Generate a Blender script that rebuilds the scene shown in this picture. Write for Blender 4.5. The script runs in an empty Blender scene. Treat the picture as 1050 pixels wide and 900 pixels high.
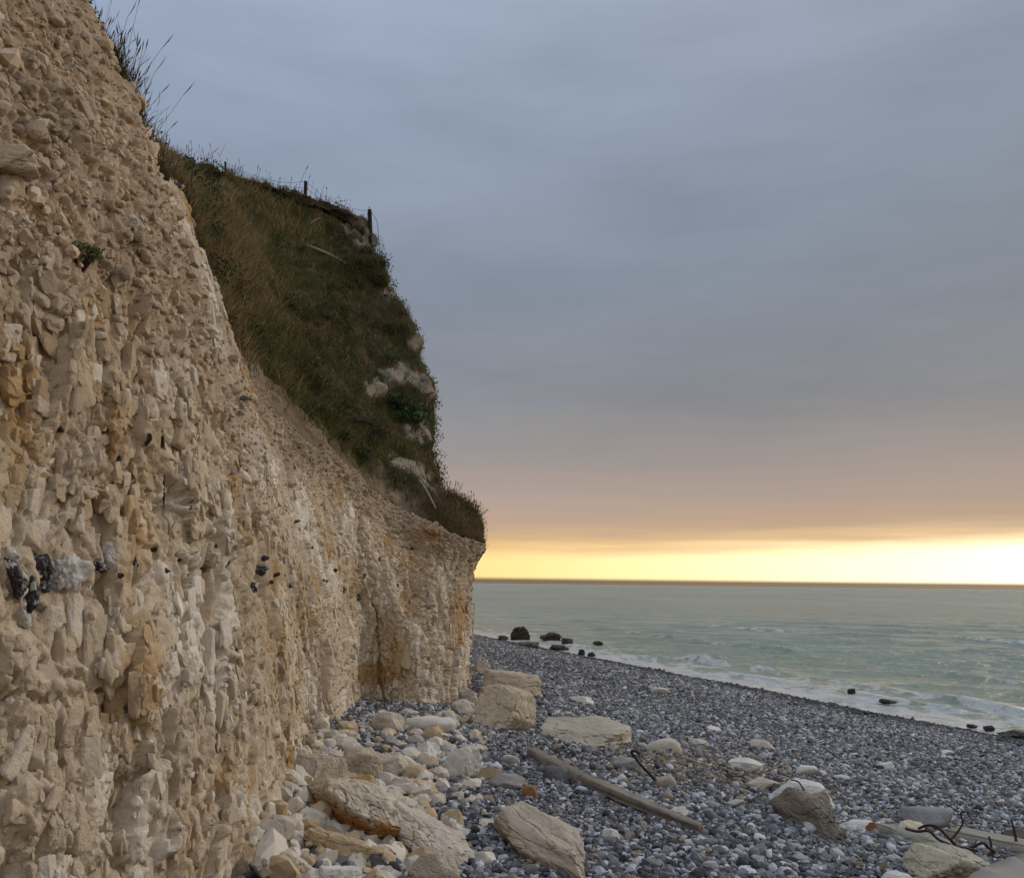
import bpy, bmesh, math, random
import numpy as np
from mathutils import Matrix, Vector
from mathutils.bvhtree import BVHTree

sc = bpy.context.scene
rad = math.radians
random.seed(7)
RNG = np.random.default_rng(11)

# ------------------------------------------------------------------ camera
F = 909.0                     # focal length in photo pixels (photo 1050 x 900)
PITCH, ROLL = rad(9.25), rad(0.70)
cp, sp = math.cos(PITCH), math.sin(PITCH)
f_v = np.array([0, cp, sp]); r0 = np.array([1.0, 0, 0]); u0 = np.array([0, -sp, cp])
r_v = r0 * math.cos(ROLL) + u0 * math.sin(ROLL)
u_v = -r0 * math.sin(ROLL) + u0 * math.cos(ROLL)
cam_d = bpy.data.cameras.new("camera")
cam = bpy.data.objects.new("camera", cam_d)
sc.collection.objects.link(cam)
cam_d.sensor_fit = 'HORIZONTAL'; cam_d.sensor_width = 36.0
cam_d.lens = 36.0 * F / 1050.0
cam_d.clip_start = 0.05; cam_d.clip_end = 90000
M3 = Matrix((tuple(r_v), tuple(u_v), tuple(-f_v))).transposed()
cam.matrix_world = M3.to_4x4()
sc.camera = cam

# ------------------------------------------------------------------ exposure
sc.view_settings.view_transform = 'Standard'
sc.view_settings.look = 'None'
sc.view_settings.exposure = 0.0
sc.view_settings.gamma = 1.0
sc.view_settings.use_curve_mapping = False
sc.cycles.max_bounces = 5
sc.cycles.diffuse_bounces = 3

# ------------------------------------------------------------------ world: overcast deck with a clear strip on the horizon
SUN_AZ, SUN_EL = rad(62), rad(24)      # azimuth clockwise from +Y
w = bpy.data.worlds.new("World"); sc.world = w; w.use_nodes = True
nt = w.node_tree; nt.nodes.clear()
def N(t, **k):
    n = nt.nodes.new(t)
    for a, b in k.items(): setattr(n, a, b)
    return n
L = lambda a, b: nt.links.new(a, b)
def math_n(op, a, b=None, c=None, clamp=False):
    n = N('ShaderNodeMath', operation=op); n.use_clamp = clamp
    for i, v in enumerate((a, b, c)):
        if v is None: continue
        if isinstance(v, (int, float)): n.inputs[i].default_value = v
        else: L(v, n.inputs[i])
    return n.outputs[0]
def ramp_n(fac, stops, interp='LINEAR'):
    n = N('ShaderNodeValToRGB'); cr = n.color_ramp; cr.interpolation = interp
    while len(cr.elements) > 1: cr.elements.remove(cr.elements[-1])
    for i, (p, c) in enumerate(stops):
        e = cr.elements[0] if i == 0 else cr.elements.new(p)
        e.position = p; e.color = (*c, 1)
    L(fac, n.inputs[0]); return n.outputs[0]
def mixc(fac, a, b, mode='MIX'):
    n = N('ShaderNodeMix', data_type='RGBA', blend_type=mode)
    for s, v in ((n.inputs[0], fac), (n.inputs[6], a), (n.inputs[7], b)):
        if isinstance(v, (int, float)): s.default_value = v
        elif isinstance(v, tuple): s.default_value = (*v, 1)
        else: L(v, s)
    return n.outputs[2]
tc = N('ShaderNodeTexCoord')
sep = N('ShaderNodeSeparateXYZ'); L(tc.outputs['Generated'], sep.inputs[0])
gx, gy, gz = sep.outputs
az = math_n('ARCTAN2', gx, gy)                                   # 0 ahead, + to the right
# wispy cloud noise, stretched sideways
mp = N('ShaderNodeMapping'); mp.inputs['Scale'].default_value = (2.2, 2.2, 9.0); L(tc.outputs['Generated'], mp.inputs[0])
cn = N('ShaderNodeTexNoise'); cn.inputs['Scale'].default_value = 1.6; cn.inputs['Detail'].default_value = 6; cn.inputs['Roughness'].default_value = .55
L(mp.outputs[0], cn.inputs['Vector'])
mp2 = N('ShaderNodeMapping'); mp2.inputs['Scale'].default_value = (3.5, 3.5, 60.0); L(tc.outputs['Generated'], mp2.inputs[0])
cn2 = N('ShaderNodeTexNoise'); cn2.inputs['Scale'].default_value = 1.5; cn2.inputs['Detail'].default_value = 5
L(mp2.outputs[0], cn2.inputs['Vector'])
wob = math_n('MULTIPLY', math_n('SUBTRACT', cn2.outputs[0], .5), .026)
azs = math_n('MULTIPLY', math_n('SUBTRACT', az, .25), -.018)     # the gap opens a little to the right
zz = math_n('ADD', math_n('ADD', gz, wob), azs)
deck = ramp_n(zz, [(0.0, (.95, .66, .20)), (.028, (1.0, .68, .22)), (.046, (.74, .46, .19)), (.062, (.52, .345, .215)),
                   (.092, (.405, .302, .240)), (.14, (.290, .248, .222)), (.21, (.206, .208, .216)), (.32, (.196, .220, .256)),
                   (.48, (.232, .272, .335)), (.62, (.30, .345, .42)), (1.0, (.68, .72, .80))])
# left is bluer and lighter, right is greyer
side = math_n('MULTIPLY_ADD', az, .75, .5, clamp=True)
deck = mixc(1.0, deck, mixc(side, (1.15, 1.20, 1.31), (.96, .94, .93)), 'MULTIPLY')
mott = math_n('MULTIPLY_ADD', cn.outputs[0], .50, .86)
cmb = N('ShaderNodeCombineXYZ'); [L(mott, i) for i in cmb.inputs]
up_only = math_n('MULTIPLY_ADD', gz, 8.0, -.55, clamp=True)
deck = mixc(up_only, deck, mixc(1.0, deck, cmb.outputs[0], 'MULTIPLY'))
# the strip burns brighter towards the hidden sun
hot = math_n('SUBTRACT', 1.0, math_n('MULTIPLY', math_n('ABSOLUTE', math_n('SUBTRACT', az, rad(40))), 1.15), clamp=True)
hot = math_n('POWER', hot, 1.5)
strip = ramp_n(zz, [(0.0, (1, 1, 1)), (.03, (1, 1, 1)), (.05, (.14, .14, .14)), (.07, (.0, .0, .0))])
hotc = mixc(1.0, mixc(hot, (0, 0, 0), (1.3, 1.35, 1.15)), strip, 'MULTIPLY')
deck = mixc(1.0, deck, hotc, 'ADD')
# thin far cloud bank on the sea line
bank = ramp_n(gz, [(0.0, (1, 1, 1)), (.0040, (1, 1, 1)), (.0052, (0, 0, 0))])
deck = mixc(math_n('MULTIPLY', bank, .93), deck, (.13, .09, .075))
# unseen sky behind the camera made brighter to lift beach and cliff
back = math_n('MULTIPLY_ADD', gy, -.9, .1, clamp=True)
deck = mixc(back, deck, mixc(1.0, deck, (1.8, 1.8, 1.8), 'MULTIPLY'))
sky = N('ShaderNodeTexSky', sky_type='NISHITA'); sky.sun_disc = False
sky.sun_elevation = SUN_EL; sky.sun_rotation = SUN_AZ
b1 = N('ShaderNodeBackground'); L(sky.outputs[0], b1.inputs[0]); b1.inputs[1].default_value = .005
b2 = N('ShaderNodeBackground'); L(deck, b2.inputs[0]); b2.inputs[1].default_value = 1.0
ad = N('ShaderNodeAddShader'); L(b1.outputs[0], ad.inputs[0]); L(b2.outputs[0], ad.inputs[1])
wo = N('ShaderNodeOutputWorld'); L(ad.outputs[0], wo.inputs[0])

# ------------------------------------------------------------------ sun: soft, low, from the sea side
sd = bpy.data.lights.new("sun", 'SUN'); sd.energy = 1.4; sd.angle = rad(13); sd.color = (1.0, .90, .77)
so = bpy.data.objects.new("sun", sd); sc.collection.objects.link(so)
sdir = Vector((math.sin(SUN_AZ) * math.cos(SUN_EL), math.cos(SUN_AZ) * math.cos(SUN_EL), math.sin(SUN_EL)))
so.rotation_euler = sdir.to_track_quat('Z', 'Y').to_euler(); so.location = (30, 10, 20)

# ------------------------------------------------------------------ helpers
SEA = -4.0
def P(px, py, d):
    return d * (f_v + (px - 525.0) / F * r_v - (py - 450.0) / F * u_v)
def hsh(ix, iy, iz, seed):
    h = (ix.astype(np.int64) * 374761393 + iy.astype(np.int64) * 668265263 + iz.astype(np.int64) * 1440662683 + seed * 982451653) & 0xFFFFFFFF
    h = ((h ^ (h >> 13)) * 1274126177) & 0xFFFFFFFF
    h = ((h ^ (h >> 16)) * 2246822519) & 0xFFFFFFFF
    h = h ^ (h >> 15)
    return (h & 0xFFFFFF).astype(np.float64) / 16777216.0
def vnoise(p, seed=0):
    """smooth value noise in -1..1 of (N,3) points"""
    i = np.floor(p); f = p - i; i = i.astype(np.int64)
    f = f * f * f * (f * (f * 6 - 15) + 10)
    out = 0
    for dx in (0, 1):
        wx = f[:, 0] if dx else 1 - f[:, 0]
        for dy in (0, 1):
            wy = f[:, 1] if dy else 1 - f[:, 1]
            for dz in (0, 1):
                wz = f[:, 2] if dz else 1 - f[:, 2]
                out = out + wx * wy * wz * hsh(i[:, 0] + dx, i[:, 1] + dy, i[:, 2] + dz, seed)
    return out * 2 - 1
def fbm(p, octs=4, seed=0, gain=.5):
    a, s, tot = 1.0, 0, 0
    for o in range(octs):
        s = s + a * vnoise(p * (2.03 ** o) + 17.3 * o, seed + o); tot += a; a *= gain
    return s / tot
def facets(u, v, seed, tilt=1.0):
    """broken-block pattern: each cell a tilted plane at its own height; returns (height, edge distance, cell random)"""
    iu, iv = np.floor(u).astype(np.int64), np.floor(v).astype(np.int64)
    d1 = np.full(u.shape, 9.0); d2 = d1.copy(); bu = np.zeros_like(u); bv = bu.copy(); ca = bu.copy(); cb = bu.copy()
    zero = np.zeros_like(iu)
    for du in (-1, 0, 1):
        for dv in (-1, 0, 1):
            cu, cv = iu + du, iv + dv
            pu = cu + hsh(cu, cv, zero, seed); pv = cv + hsh(cu, cv, zero, seed + 1)
            d = (u - pu) ** 2 + (v - pv) ** 2
            m = d < d1
            d2 = np.where(m, d1, np.minimum(d2, d))
            d1 = np.where(m, d, d1)
            bu = np.where(m, u - pu, bu); bv = np.where(m, v - pv, bv)
            ca = np.where(m, cu, ca); cb = np.where(m, cv, cb)
    ca = ca.astype(np.int64); cb = cb.astype(np.int64)
    r = hsh(ca, cb, zero, seed + 2)
    h = (r - .5) + tilt * (bu * (hsh(ca, cb, zero, seed + 3) - .5) + .55 * bv * (hsh(ca, cb, zero, seed + 4) - .5)) * 1.6
    return h, np.sqrt(d2) - np.sqrt(d1), hsh(ca, cb, zero, seed + 5)
def sstep(a, b, x):
    t = np.clip((x - a) / (b - a), 0, 1); return t * t * (3 - 2 * t)

# the beach: a shingle bank that falls to the water
NB = np.array([.942, .337])
def shore(x, y):      # metres seaward of the camera, across the bank
    return NB[0] * x + NB[1] * y
def beach_z(x, y):
    x = np.asarray(x, float); y = np.asarray(y, float)
    s = shore(x, y)
    z = -1.95 - .096 * s
    p = np.stack([x * .35, y * .35, 0 * x], -1).reshape(-1, 3)
    nz = vnoise(p, 5).reshape(x.shape)
    z = z + .07 * nz * sstep(24, 14, s) + .05 * np.sin(s * .9 + nz) * sstep(2, 8, s) * sstep(22, 17, s)
    z = z - .06 * np.maximum(s - 22.0, 0)
    return z
def hit(px, py, zoff=0.0, plane=None):
    d = P(px, py, 1.0); t = 2.0
    for _ in range(60):
        p = d * t
        g = float(beach_z(p[0], p[1])) + zoff if plane is None else plane
        t = t * .5 + .5 * (g / d[2]) if d[2] < 0 else t
    return d * t
def depth_of(p): return float(np.dot(p, f_v))

def mesh_np(name, V, faces, cols=None, mat=None, smooth=True, link=True):
    """faces: list of (k,n) int arrays with n corners each"""
    me = bpy.data.meshes.new(name)
    V = np.ascontiguousarray(V, np.float32)
    me.vertices.add(len(V)); me.vertices.foreach_set("co", V.ravel())
    li = np.concatenate([f.ravel() for f in faces]).astype(np.int32)
    tot = np.concatenate([np.full(len(f), f.shape[1]) for f in faces]).astype(np.int32)
    st = np.concatenate([[0], np.cumsum(tot)[:-1]]).astype(np.int32)
    me.loops.add(len(li)); me.loops.foreach_set("vertex_index", li)
    me.polygons.add(len(tot)); me.polygons.foreach_set("loop_start", st)
    me.polygons.foreach_set("use_smooth", np.full(len(tot), smooth))
    me.update(calc_edges=True)
    if cols is not None:
        at = me.color_attributes.new("Col", 'FLOAT_COLOR', 'POINT')
        c = np.ones((len(V), 4), np.float32); c[:, :3] = cols
        at.data.foreach_set("color", c.ravel())
    if mat: me.materials.append(mat)
    return me
def obj(name, me, parent=None, loc=None):
    o = bpy.data.objects.new(name, me); sc.collection.objects.link(o)
    if loc is not None: o.location = loc
    if parent: o.parent = parent
    return o
def tag(o, label=None, cat=None, group=None, kind=None):
    if label: o["label"] = label
    if cat: o["category"] = cat
    if group: o["group"] = group
    if kind: o["kind"] = kind
    return o
def grid_faces(n, m):
    a = np.arange(n * m).reshape(n, m)
    return np.stack([a[:-1, :-1], a[1:, :-1], a[1:, 1:], a[:-1, 1:]], -1).reshape(-1, 4)
def spline(ctrl, k, x):
    """natural-ish Catmull-Rom over axis 0 of ctrl at knots k, sampled at x"""
    ctrl = np.asarray(ctrl, float); k = np.asarray(k, float)
    m = np.gradient(ctrl, k, axis=0) if len(k) > 2 else None
    i = np.clip(np.searchsorted(k, x) - 1, 0, len(k) - 2)
    h = (k[i + 1] - k[i]); t = (x - k[i]) / h
    sh = (-1,) + (1,) * (ctrl.ndim - 1)
    t_, h_ = t.reshape(sh), h.reshape(sh)
    return ((2 * t_ ** 3 - 3 * t_ ** 2 + 1) * ctrl[i] + (t_ ** 3 - 2 * t_ ** 2 + t_) * h_ * m[i]
            + (-2 * t_ ** 3 + 3 * t_ ** 2) * ctrl[i + 1] + (t_ ** 3 - t_ ** 2) * h_ * m[i + 1])
def grid_normals(G):
    du = np.gradient(G, axis=0); dv = np.gradient(G, axis=1)
    n = np.cross(du, dv); return n / (np.linalg.norm(n, axis=-1, keepdims=True) + 1e-9)

# ------------------------------------------------------------------ materials
def mat_new(name):
    m = bpy.data.materials.new(name); m.use_nodes = True
    t = m.node_tree; t.nodes.clear(); return m, t
def surf_mat(name, rough=.9, var=.25, vscale=6.0, bumps=((30, .01, 1.0),), base=None, spec=.25, speck=None, translucent=0, vor=None):
    """vertex colour (or base) x noise variation, with bump; optional fine speckle (colour, scale, threshold)"""
    m, t = mat_new(name); nd, lk = t.nodes, t.links
    out = nd.new('ShaderNodeOutputMaterial'); b = nd.new('ShaderNodeBsdfPrincipled'); lk.new(b.outputs[0], out.inputs[0])
    b.inputs['Roughness'].default_value = rough; b.inputs['Specular IOR Level'].default_value = spec
    tcn = nd.new('ShaderNodeTexCoord'); co = tcn.outputs['Object']
    if base is None:
        a = nd.new('ShaderNodeAttribute'); a.attribute_name = "Col"; col = a.outputs['Color']
    else:
        r = nd.new('ShaderNodeRGB'); r.outputs[0].default_value = (*base, 1); col = r.outputs[0]
    def noise(scale, detail=5, rg=.6):
        n = nd.new('ShaderNodeTexNoise'); n.inputs['Scale'].default_value = scale; n.inputs['Detail'].default_value = detail
        n.inputs['Roughness'].default_value = rg; lk.new(co, n.inputs['Vector']); return n.outputs[0]
    def mth(op, a, bb, cl=False):
        n = nd.new('ShaderNodeMath'); n.operation = op; n.use_clamp = cl
        for i, v in enumerate((a, bb)):
            if isinstance(v, (int, float)): n.inputs[i].default_value = v
            else: lk.new(v, n.inputs[i])
        return n.outputs[0]
    if var:
        f = mth('ADD', mth('MULTIPLY', noise(vscale, 8, .65), 2 * var), 1 - var)
        mx = nd.new('ShaderNodeVectorMath'); mx.operation = 'SCALE'; lk.new(col, mx.inputs[0]); lk.new(f, mx.inputs['Scale']); col = mx.outputs[0]
    if speck:
        sc_, th, cc, amt = speck
        f = mth('MULTIPLY', mth('MULTIPLY', mth('SUBTRACT', noise(sc_, 4, .7), th), 9.0, True), amt)
        mx = nd.new('ShaderNodeMix'); mx.data_type = 'RGBA'; lk.new(f, mx.inputs[0]); lk.new(col, mx.inputs[6]); mx.inputs[7].default_value = (*cc, 1)
        col = mx.outputs[2]
    lk.new(col, b.inputs['Base Color'])
    prev = None
    for s, dist, st in bumps:
        bn = nd.new('ShaderNodeBump'); bn.inputs['Strength'].default_value = st; bn.inputs['Distance'].default_value = dist
        lk.new(noise(s, 6, .65), bn.inputs['Height'])
        if prev: lk.new(prev, bn.inputs['Normal'])
        prev = bn.outputs[0]
    if vor:
        vn = nd.new('ShaderNodeTexVoronoi'); vn.inputs['Scale'].default_value = vor[0]; lk.new(co, vn.inputs['Vector'])
        bn = nd.new('ShaderNodeBump'); bn.inputs['Strength'].default_value = 1; bn.inputs['Distance'].default_value = vor[1]; bn.invert = True
        lk.new(vn.outputs['Distance'], bn.inputs['Height'])
        if prev: lk.new(prev, bn.inputs['Normal'])
        prev = bn.outputs[0]
    if prev: lk.new(prev, b.inputs['Normal'])
    if translucent:
        tr = nd.new('ShaderNodeBsdfTranslucent'); lk.new(col, tr.inputs[0])
        ms = nd.new('ShaderNodeMixShader'); ms.inputs[0].default_value = translucent
        lk.new(b.outputs[0], ms.inputs[1]); lk.new(tr.outputs[0], ms.inputs[2]); lk.new(ms.outputs[0], out.inputs[0])
    return m
M_CHALK = surf_mat("chalk", .92, .22, 9.0, ((18, .022, .9), (90, .006, .8)), spec=.15, speck=(55, .62, (.30, .20, .10), .45))
M_ROCK = surf_mat("boulder_chalk", .9, .22, 7.0, ((14, .02, .9), (70, .006, .8)), spec=.15, speck=(40, .64, (.26, .19, .11), .4))
M_RUB = surf_mat("rubble_chalk", .92, .15, 20.0, ((60, .006, .8),), spec=.15)
M_FLINT = surf_mat("flint", .5, .3, 30.0, ((40, .006, .6),), spec=.5, speck=(26, .60, (.42, .42, .42), .7))
M_PEB = surf_mat("shingle_pebbles", .72, .32, 45.0, ((80, .003, .6),), spec=.3)
M_SOIL = surf_mat("turf_soil", .95, .35, 5.0, ((12, .05, 1.0), (60, .015, .8)), spec=.1)
M_GRASS = surf_mat("grass_blades", .8, .2, 3.0, (), spec=.12, translucent=.25)
M_CONC = surf_mat("weathered_concrete", .9, .2, 12.0, ((60, .006, .7), (200, .002, .8)), base=(.26, .245, .22), spec=.2, speck=(120, .6, (.2, .19, .17), .5))
M_RUST = surf_mat("rusty_iron", .85, .4, 30.0, ((150, .002, .8),), base=(.035, .022, .017), spec=.3)
M_WOOD = surf_mat("weathered_wood", .9, .3, 14.0, ((120, .004, .8),), spec=.15)
M_SEAROCK = surf_mat("weedy_rock", .55, .4, 6.0, ((10, .05, 1.0), (50, .015, 1.0)), spec=.4)
M_POST = surf_mat("dark_post", .9, .3, 20.0, ((80, .003, .8),), base=(.03, .026, .022), spec=.15)
M_WIRE = surf_mat("fence_wire", .7, .2, 20.0, (), base=(.08, .08, .08), spec=.3)

# ------------------------------------------------------------------ cliff sheet
def gnd(px, py):
    return hit(px, py)
ST = []   # (toe, edge, setback profile)
def station(toe, edge, prof): ST.append((np.array(toe, float), np.array(edge, float), prof))
lean = (0, .10, .25, .52, 1.0)
def toe_at(x, y): return (x, y, float(beach_z(x, y)))
station(toe_at(-2.9, -6), (-4.8, -6, 5.2), lean)
station(toe_at(-2.9, 0.5), (-4.7, .5, 5.2), lean)
station(toe_at(-2.45, 3.2), (-4.35, 3.2, 5.2), lean)
station(toe_at(-1.66, 5.9), (-3.95, 5.9, 5.1), lean)
station(toe_at(-1.80, 7.4), P(36, 0, 8.4), lean)
station(toe_at(-2.02, 8.9), P(102, 88, 9.6), lean)
station(toe_at(-2.35, 10.8), P(174, 185, 11.3), (0, .18, .42, .72, 1.0))
station(toe_at(-2.8, 13.2), P(230, 352, 13.6), (0, .16, .40, .70, 1.0))
station(gnd(346, 740), P(298, 432, 15.3), (0, .14, .34, .62, 1.0))
station(gnd(378, 718), P(345, 466, 17.9), (0, .10, .28, .55, 1.0))
station(gnd(415, 721), P(402, 513, 18.9), (0, .12, .30, .55, 1.0))
station(gnd(462, 722), P(460, 538, 19.5), (0, .12, .35, .65, 1.0))
station(gnd(482, 716), P(493, 550, 20.7), (0, .1, .3, .6, 1.0))
station(toe_at(-1.35, 23.5), (-1.75, 23.5, 1.9), lean)
station(toe_at(-2.3, 28), (-3.3, 28, 4.5), lean)
station(toe_at(-3.8, 45), (-5.5, 45, 8.5), lean)
station(toe_at(-6.5, 90), (-9.0, 90, 9.5), lean)
ctrl = []
for i, (t, e, pr) in enumerate(ST):
    rows = [t + np.array([.15, -.1, -.7])]
    for k, s in enumerate((0, .25, .5, .75, 1.0)):
        q = t + (e - t) * pr[k]; q[2] = t[2] + (e[2] - t[2]) * s
        rows.append(q)
    a = ST[max(i - 1, 0)][1]; b = ST[min(i + 1, len(ST) - 1)][1]
    tg = b - a; inn = np.array([-tg[1], tg[0], 0]); inn /= np.linalg.norm(inn) + 1e-9
    bk = (e - t) * np.array([1, 1, 0]); 
    rows.append(e + inn * .5 + np.array([0, 0, .03]))
    rows.append(e + inn * 1.6 + np.array([0, 0, -.25]))
    ctrl.append(rows)
ctrl = np.array(ctrl)                                            # stations x rows x 3
for i in (7, 8, 9, 10):
    ctrl[i, 3:5, :2] = .22 * ctrl[i - 1, 3:5, :2] + .56 * ctrl[i, 3:5, :2] + .22 * ctrl[i + 1, 3:5, :2]
mid = ctrl[:, 3]
ks = np.concatenate([[0], np.cumsum(np.linalg.norm(np.diff(mid, axis=0), axis=1))])
# denser samples nearer the camera
fine = np.linspace(0, ks[-1], 4000)
pm = spline(mid, ks, fine); dist = np.linalg.norm(pm, axis=1)
vis = ((pm[:, 1] > 3.0) & (pm[:, 1] < 20.5)).astype(float)
dens = np.where(vis > 0, 1 / (.0021 * dist), 1 / (.02 * np.maximum(dist, 2.0)))
cum = np.concatenate([[0], np.cumsum((dens[1:] + dens[:-1]) / 2 * np.diff(fine))])
NS = int(cum[-1]); s_s = np.interp(np.linspace(0, cum[-1], NS), cum, fine)
G1 = spline(ctrl, ks, s_s)                                       # NS x rows x 3
kt = np.array([0, .1, .32, .54, .76, .95, 1.0, 1.08])
NT = 640
t_s = np.linspace(0, 1.08, NT)
G = spline(np.swapaxes(G1, 0, 1), kt, t_s)                       # NT x NS x 3
G = np.swapaxes(G, 0, 1)                                         # NS x NT x 3
nrm = grid_normals(G)
if nrm[NS // 3, NT // 2, 0] < 0: nrm = -nrm
Pf = G.reshape(-1, 3)
# metric surface coordinates
sm = np.repeat(s_s[:, None], NT, 1)
tm = np.concatenate([np.zeros((NS, 1)), np.cumsum(np.linalg.norm(np.diff(G, axis=1), axis=-1), 1)], 1)
tm = tm * .3 + (G[..., 2] + 3) * .7
tl = np.repeat(t_s[None], NS, 0).ravel()
u = sm.ravel(); v = tm.ravel()
wq = Pf * .9
wu = vnoise(wq, 21) * .22 + vnoise(wq * 3.1, 22) * .07; wv = vnoise(wq, 23) * .25 + vnoise(wq * 3.1, 24) * .07
# the tumbled slope high on the near face, and the crumbled lip further on
scree = sstep(.42, .56, tl + .10 * vnoise(Pf * .8, 31) + .05 * vnoise(Pf * 2.5, 32)) * sstep(9.5, 6.5, Pf[:, 1] + vnoise(Pf * .7, 33))
lip = sstep(.72, .88, tl + .06 * vnoise(Pf * 1.2, 34)) * sstep(10.5, 12.5, Pf[:, 1])
soft = np.clip(scree + lip, 0, 1)
disp = .09 * fbm(np.stack([u * .55, v * .16, 0 * u], -1), 3, 41)
disp += .06 * fbm(Pf * np.array([1.2, 1.2, .8]), 3, 45)
cellr = np.zeros_like(u); vel = (1.12 - .45 * sstep(4.5, 10.5, Pf[:, 1])) * (1 - soft) + soft
amp_hard = 1 - .6 * soft
wf = vnoise(Pf * 7, 25) * .030; wg = vnoise(Pf * 7, 26) * .035
for (su, sv, a, sd_, crack, ew, rot) in ((1.25, .6, .060, 100, .02, .04, .06), (2.7, 1.2, .058, 110, .05, .05, -.10), (4.6, 2.0, .052, 115, .035, .06, .08), (8.0, 3.6, .034, 120, .024, .07, -.12), (14.5, 8.0, .014, 130, .010, .08, .15), (27, 17, .006, 140, .003, .1, -.2)):
    wk = 1.0 if su < 6 else .45
    uu_ = u + wu * wk + wf; vv_ = (v - 2) * vel + wv * wk + wg
    h, e, cr = facets((uu_ * math.cos(rot) + vv_ * math.sin(rot)) * su, (vv_ * math.cos(rot) - uu_ * math.sin(rot)) * sv, sd_, 2.0)
    loc = np.clip(.70 + .9 * vnoise(Pf * (.6 if su < 5 else 1.5) + 9.1, sd_ + 7), .18, 1.35)      # fresh breaks here, weathered chalk there
    ah = amp_hard if su < 9 else 1.0
    rnd = 1 - .35 * np.exp(-e / .07)                                                              # worn block edges
    disp += a * h * rnd * ah * loc
    if crack: disp -= crack * np.exp(-(e / ew) ** 2) * ah * np.clip(vnoise(Pf * 1.6, sd_ + 8) * 1.8 + .3, 0, 1)
    if su in (2.7, 4.6): cellr += (cr - .5) * .5
    if su == 8.0 or su == 14.5: cellr += (cr - .5) * .35
# loose fragments baked into the crumbled parts
for (su, a, sd_) in ((5.0, .085, 150), (11, .05, 160), (24, .024, 170)):
    h, e, cr = facets((u + wu) * su, (v + wv) * su * .85, sd_, .9)
    disp += soft * a * (np.maximum(h + .1, 0) + .35 * np.sqrt(np.clip(e, 0, 1)) - .22)
# weathered knobs and hollows, drawn out down the face
q_ = Pf + .08 * np.stack([vnoise(Pf * 3, 62), vnoise(Pf * 3, 63), vnoise(Pf * 3, 64)], -1)
for (k_, a_, w_, sd_) in ((np.array([3.0, 3.0, 1.1]), .050, .06, 61), (np.array([6.5, 6.5, 2.6]), .032, .07, 65), (np.array([14., 14., 7.]), .014, .09, 66)):
    disp -= a_ * np.exp(-(vnoise(q_ * k_, sd_) / w_) ** 2) * (1 - .7 * soft)                     # drawn-out clefts
disp += (.018 * (.35 - np.abs(vnoise(q_ * np.array([11, 11, 6.]), 67))) + .010 * (.35 - np.abs(vnoise(q_ * np.array([24, 24, 15.]), 68)))) * (1 - .5 * soft)
disp += .008 * fbm(Pf * 13, 3, 60)
# open joints running down the face
jj = vnoise(np.stack([u * 1.1 + .35 * vnoise(np.stack([v * .7, u * .3, 0 * v], -1), 70) + .1 * vnoise(np.stack([v * 3, 0 * v, 0 * v], -1), 71), v * .10, 0 * v], -1), 73)
disp -= .16 * np.exp(-(jj / .035) ** 2) * sstep(.45, .8, .5 + .5 * vnoise(np.stack([v * .6, u * .5, 0 * v], -1), 72)) * (1 - soft)
# hollows where the chalk has fallen away
disp -= .07 * sstep(.42, .50, fbm(q_ * np.array([1.5, 1.5, 1.0]), 2, 76)) * (1 - soft)
disp -= .05 + .10 * sstep(.75, .95, tl)
back = sstep(1.0, .94, tl)
disp *= np.where(tl > 1.0, .35, 1.0) * (.35 + .65 * back)
disp *= sstep(110, 30, np.linalg.norm(Pf, axis=1)) * .7 + .3
V = Pf + nrm.reshape(-1, 3) * disp[:, None]
# colour of the chalk itself: cream, with ochre staining, iron patches, buff rubble
cream = np.array([.49, .405, .30]); buff = np.array([.44, .345, .235]); ochre = np.array([.40, .235, .085]); iron = np.array([.36, .165, .055]); white = np.array([.64, .59, .51]); soil = np.array([.17, .115, .07])
n1 = fbm(Pf * np.array([1.0, 1.0, .8]) + 4.2, 4, 80); n2 = fbm(Pf * np.array([3.0, 3.0, 1.5]), 4, 85); n3 = fbm(Pf * 1.5, 3, 88)
col = np.repeat(cream[None], len(Pf), 0)
def blend(col, c, m): return col + (c - col) * np.clip(m, 0, 1)[:, None]
col = blend(col, buff, sstep(-.15, .4, n1 + .4 * n2) * .85)
col = blend(col, white, sstep(.05, .5, cellr + n2 * .4 - n1 * .5) * .9)
col = blend(col, ochre, sstep(.16, .60, n1 * .6 + n2 * .7 - .3 * cellr) * .75)
col = blend(col, np.array([.35, .265, .18]) * (1 + .25 * n3)[:, None], scree * .85)
col = blend(col, np.array([.26, .195, .135]), lip * .9)
zt = Pf[:, 2]
col = blend(col, soil, sstep(.1, .45, fbm(Pf * 1.1, 4, 91) + .25) * sstep(.80, .97, tl) * sstep(11, 8, Pf[:, 1]) * .8)
def patch(px, py, d, rx, rz, c, amt):
    global col
    q = P(px, py, d); m = np.exp(-(((Pf[:, 0] - q[0]) ** 2 + (Pf[:, 1] - q[1]) ** 2) / rx ** 2 + (Pf[:, 2] - q[2]) ** 2 / rz ** 2))
    col = blend(col, c, sstep(.25, .75, m + .35 * n2) * amt)
patch(432, 585, 18.9, .34, .62, iron * 1.15, .8); patch(436, 548, 19.1, .5, .3, iron, .75); patch(472, 640, 19.4, .5, .9, ochre, .7)
patch(380, 690, 17.9, .8, .3, ochre * .8, .8); patch(45, 530, 5.6, .3, .35, iron * 1.2, .85); patch(70, 500, 5.8, .5, .3, ochre, .7)
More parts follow.
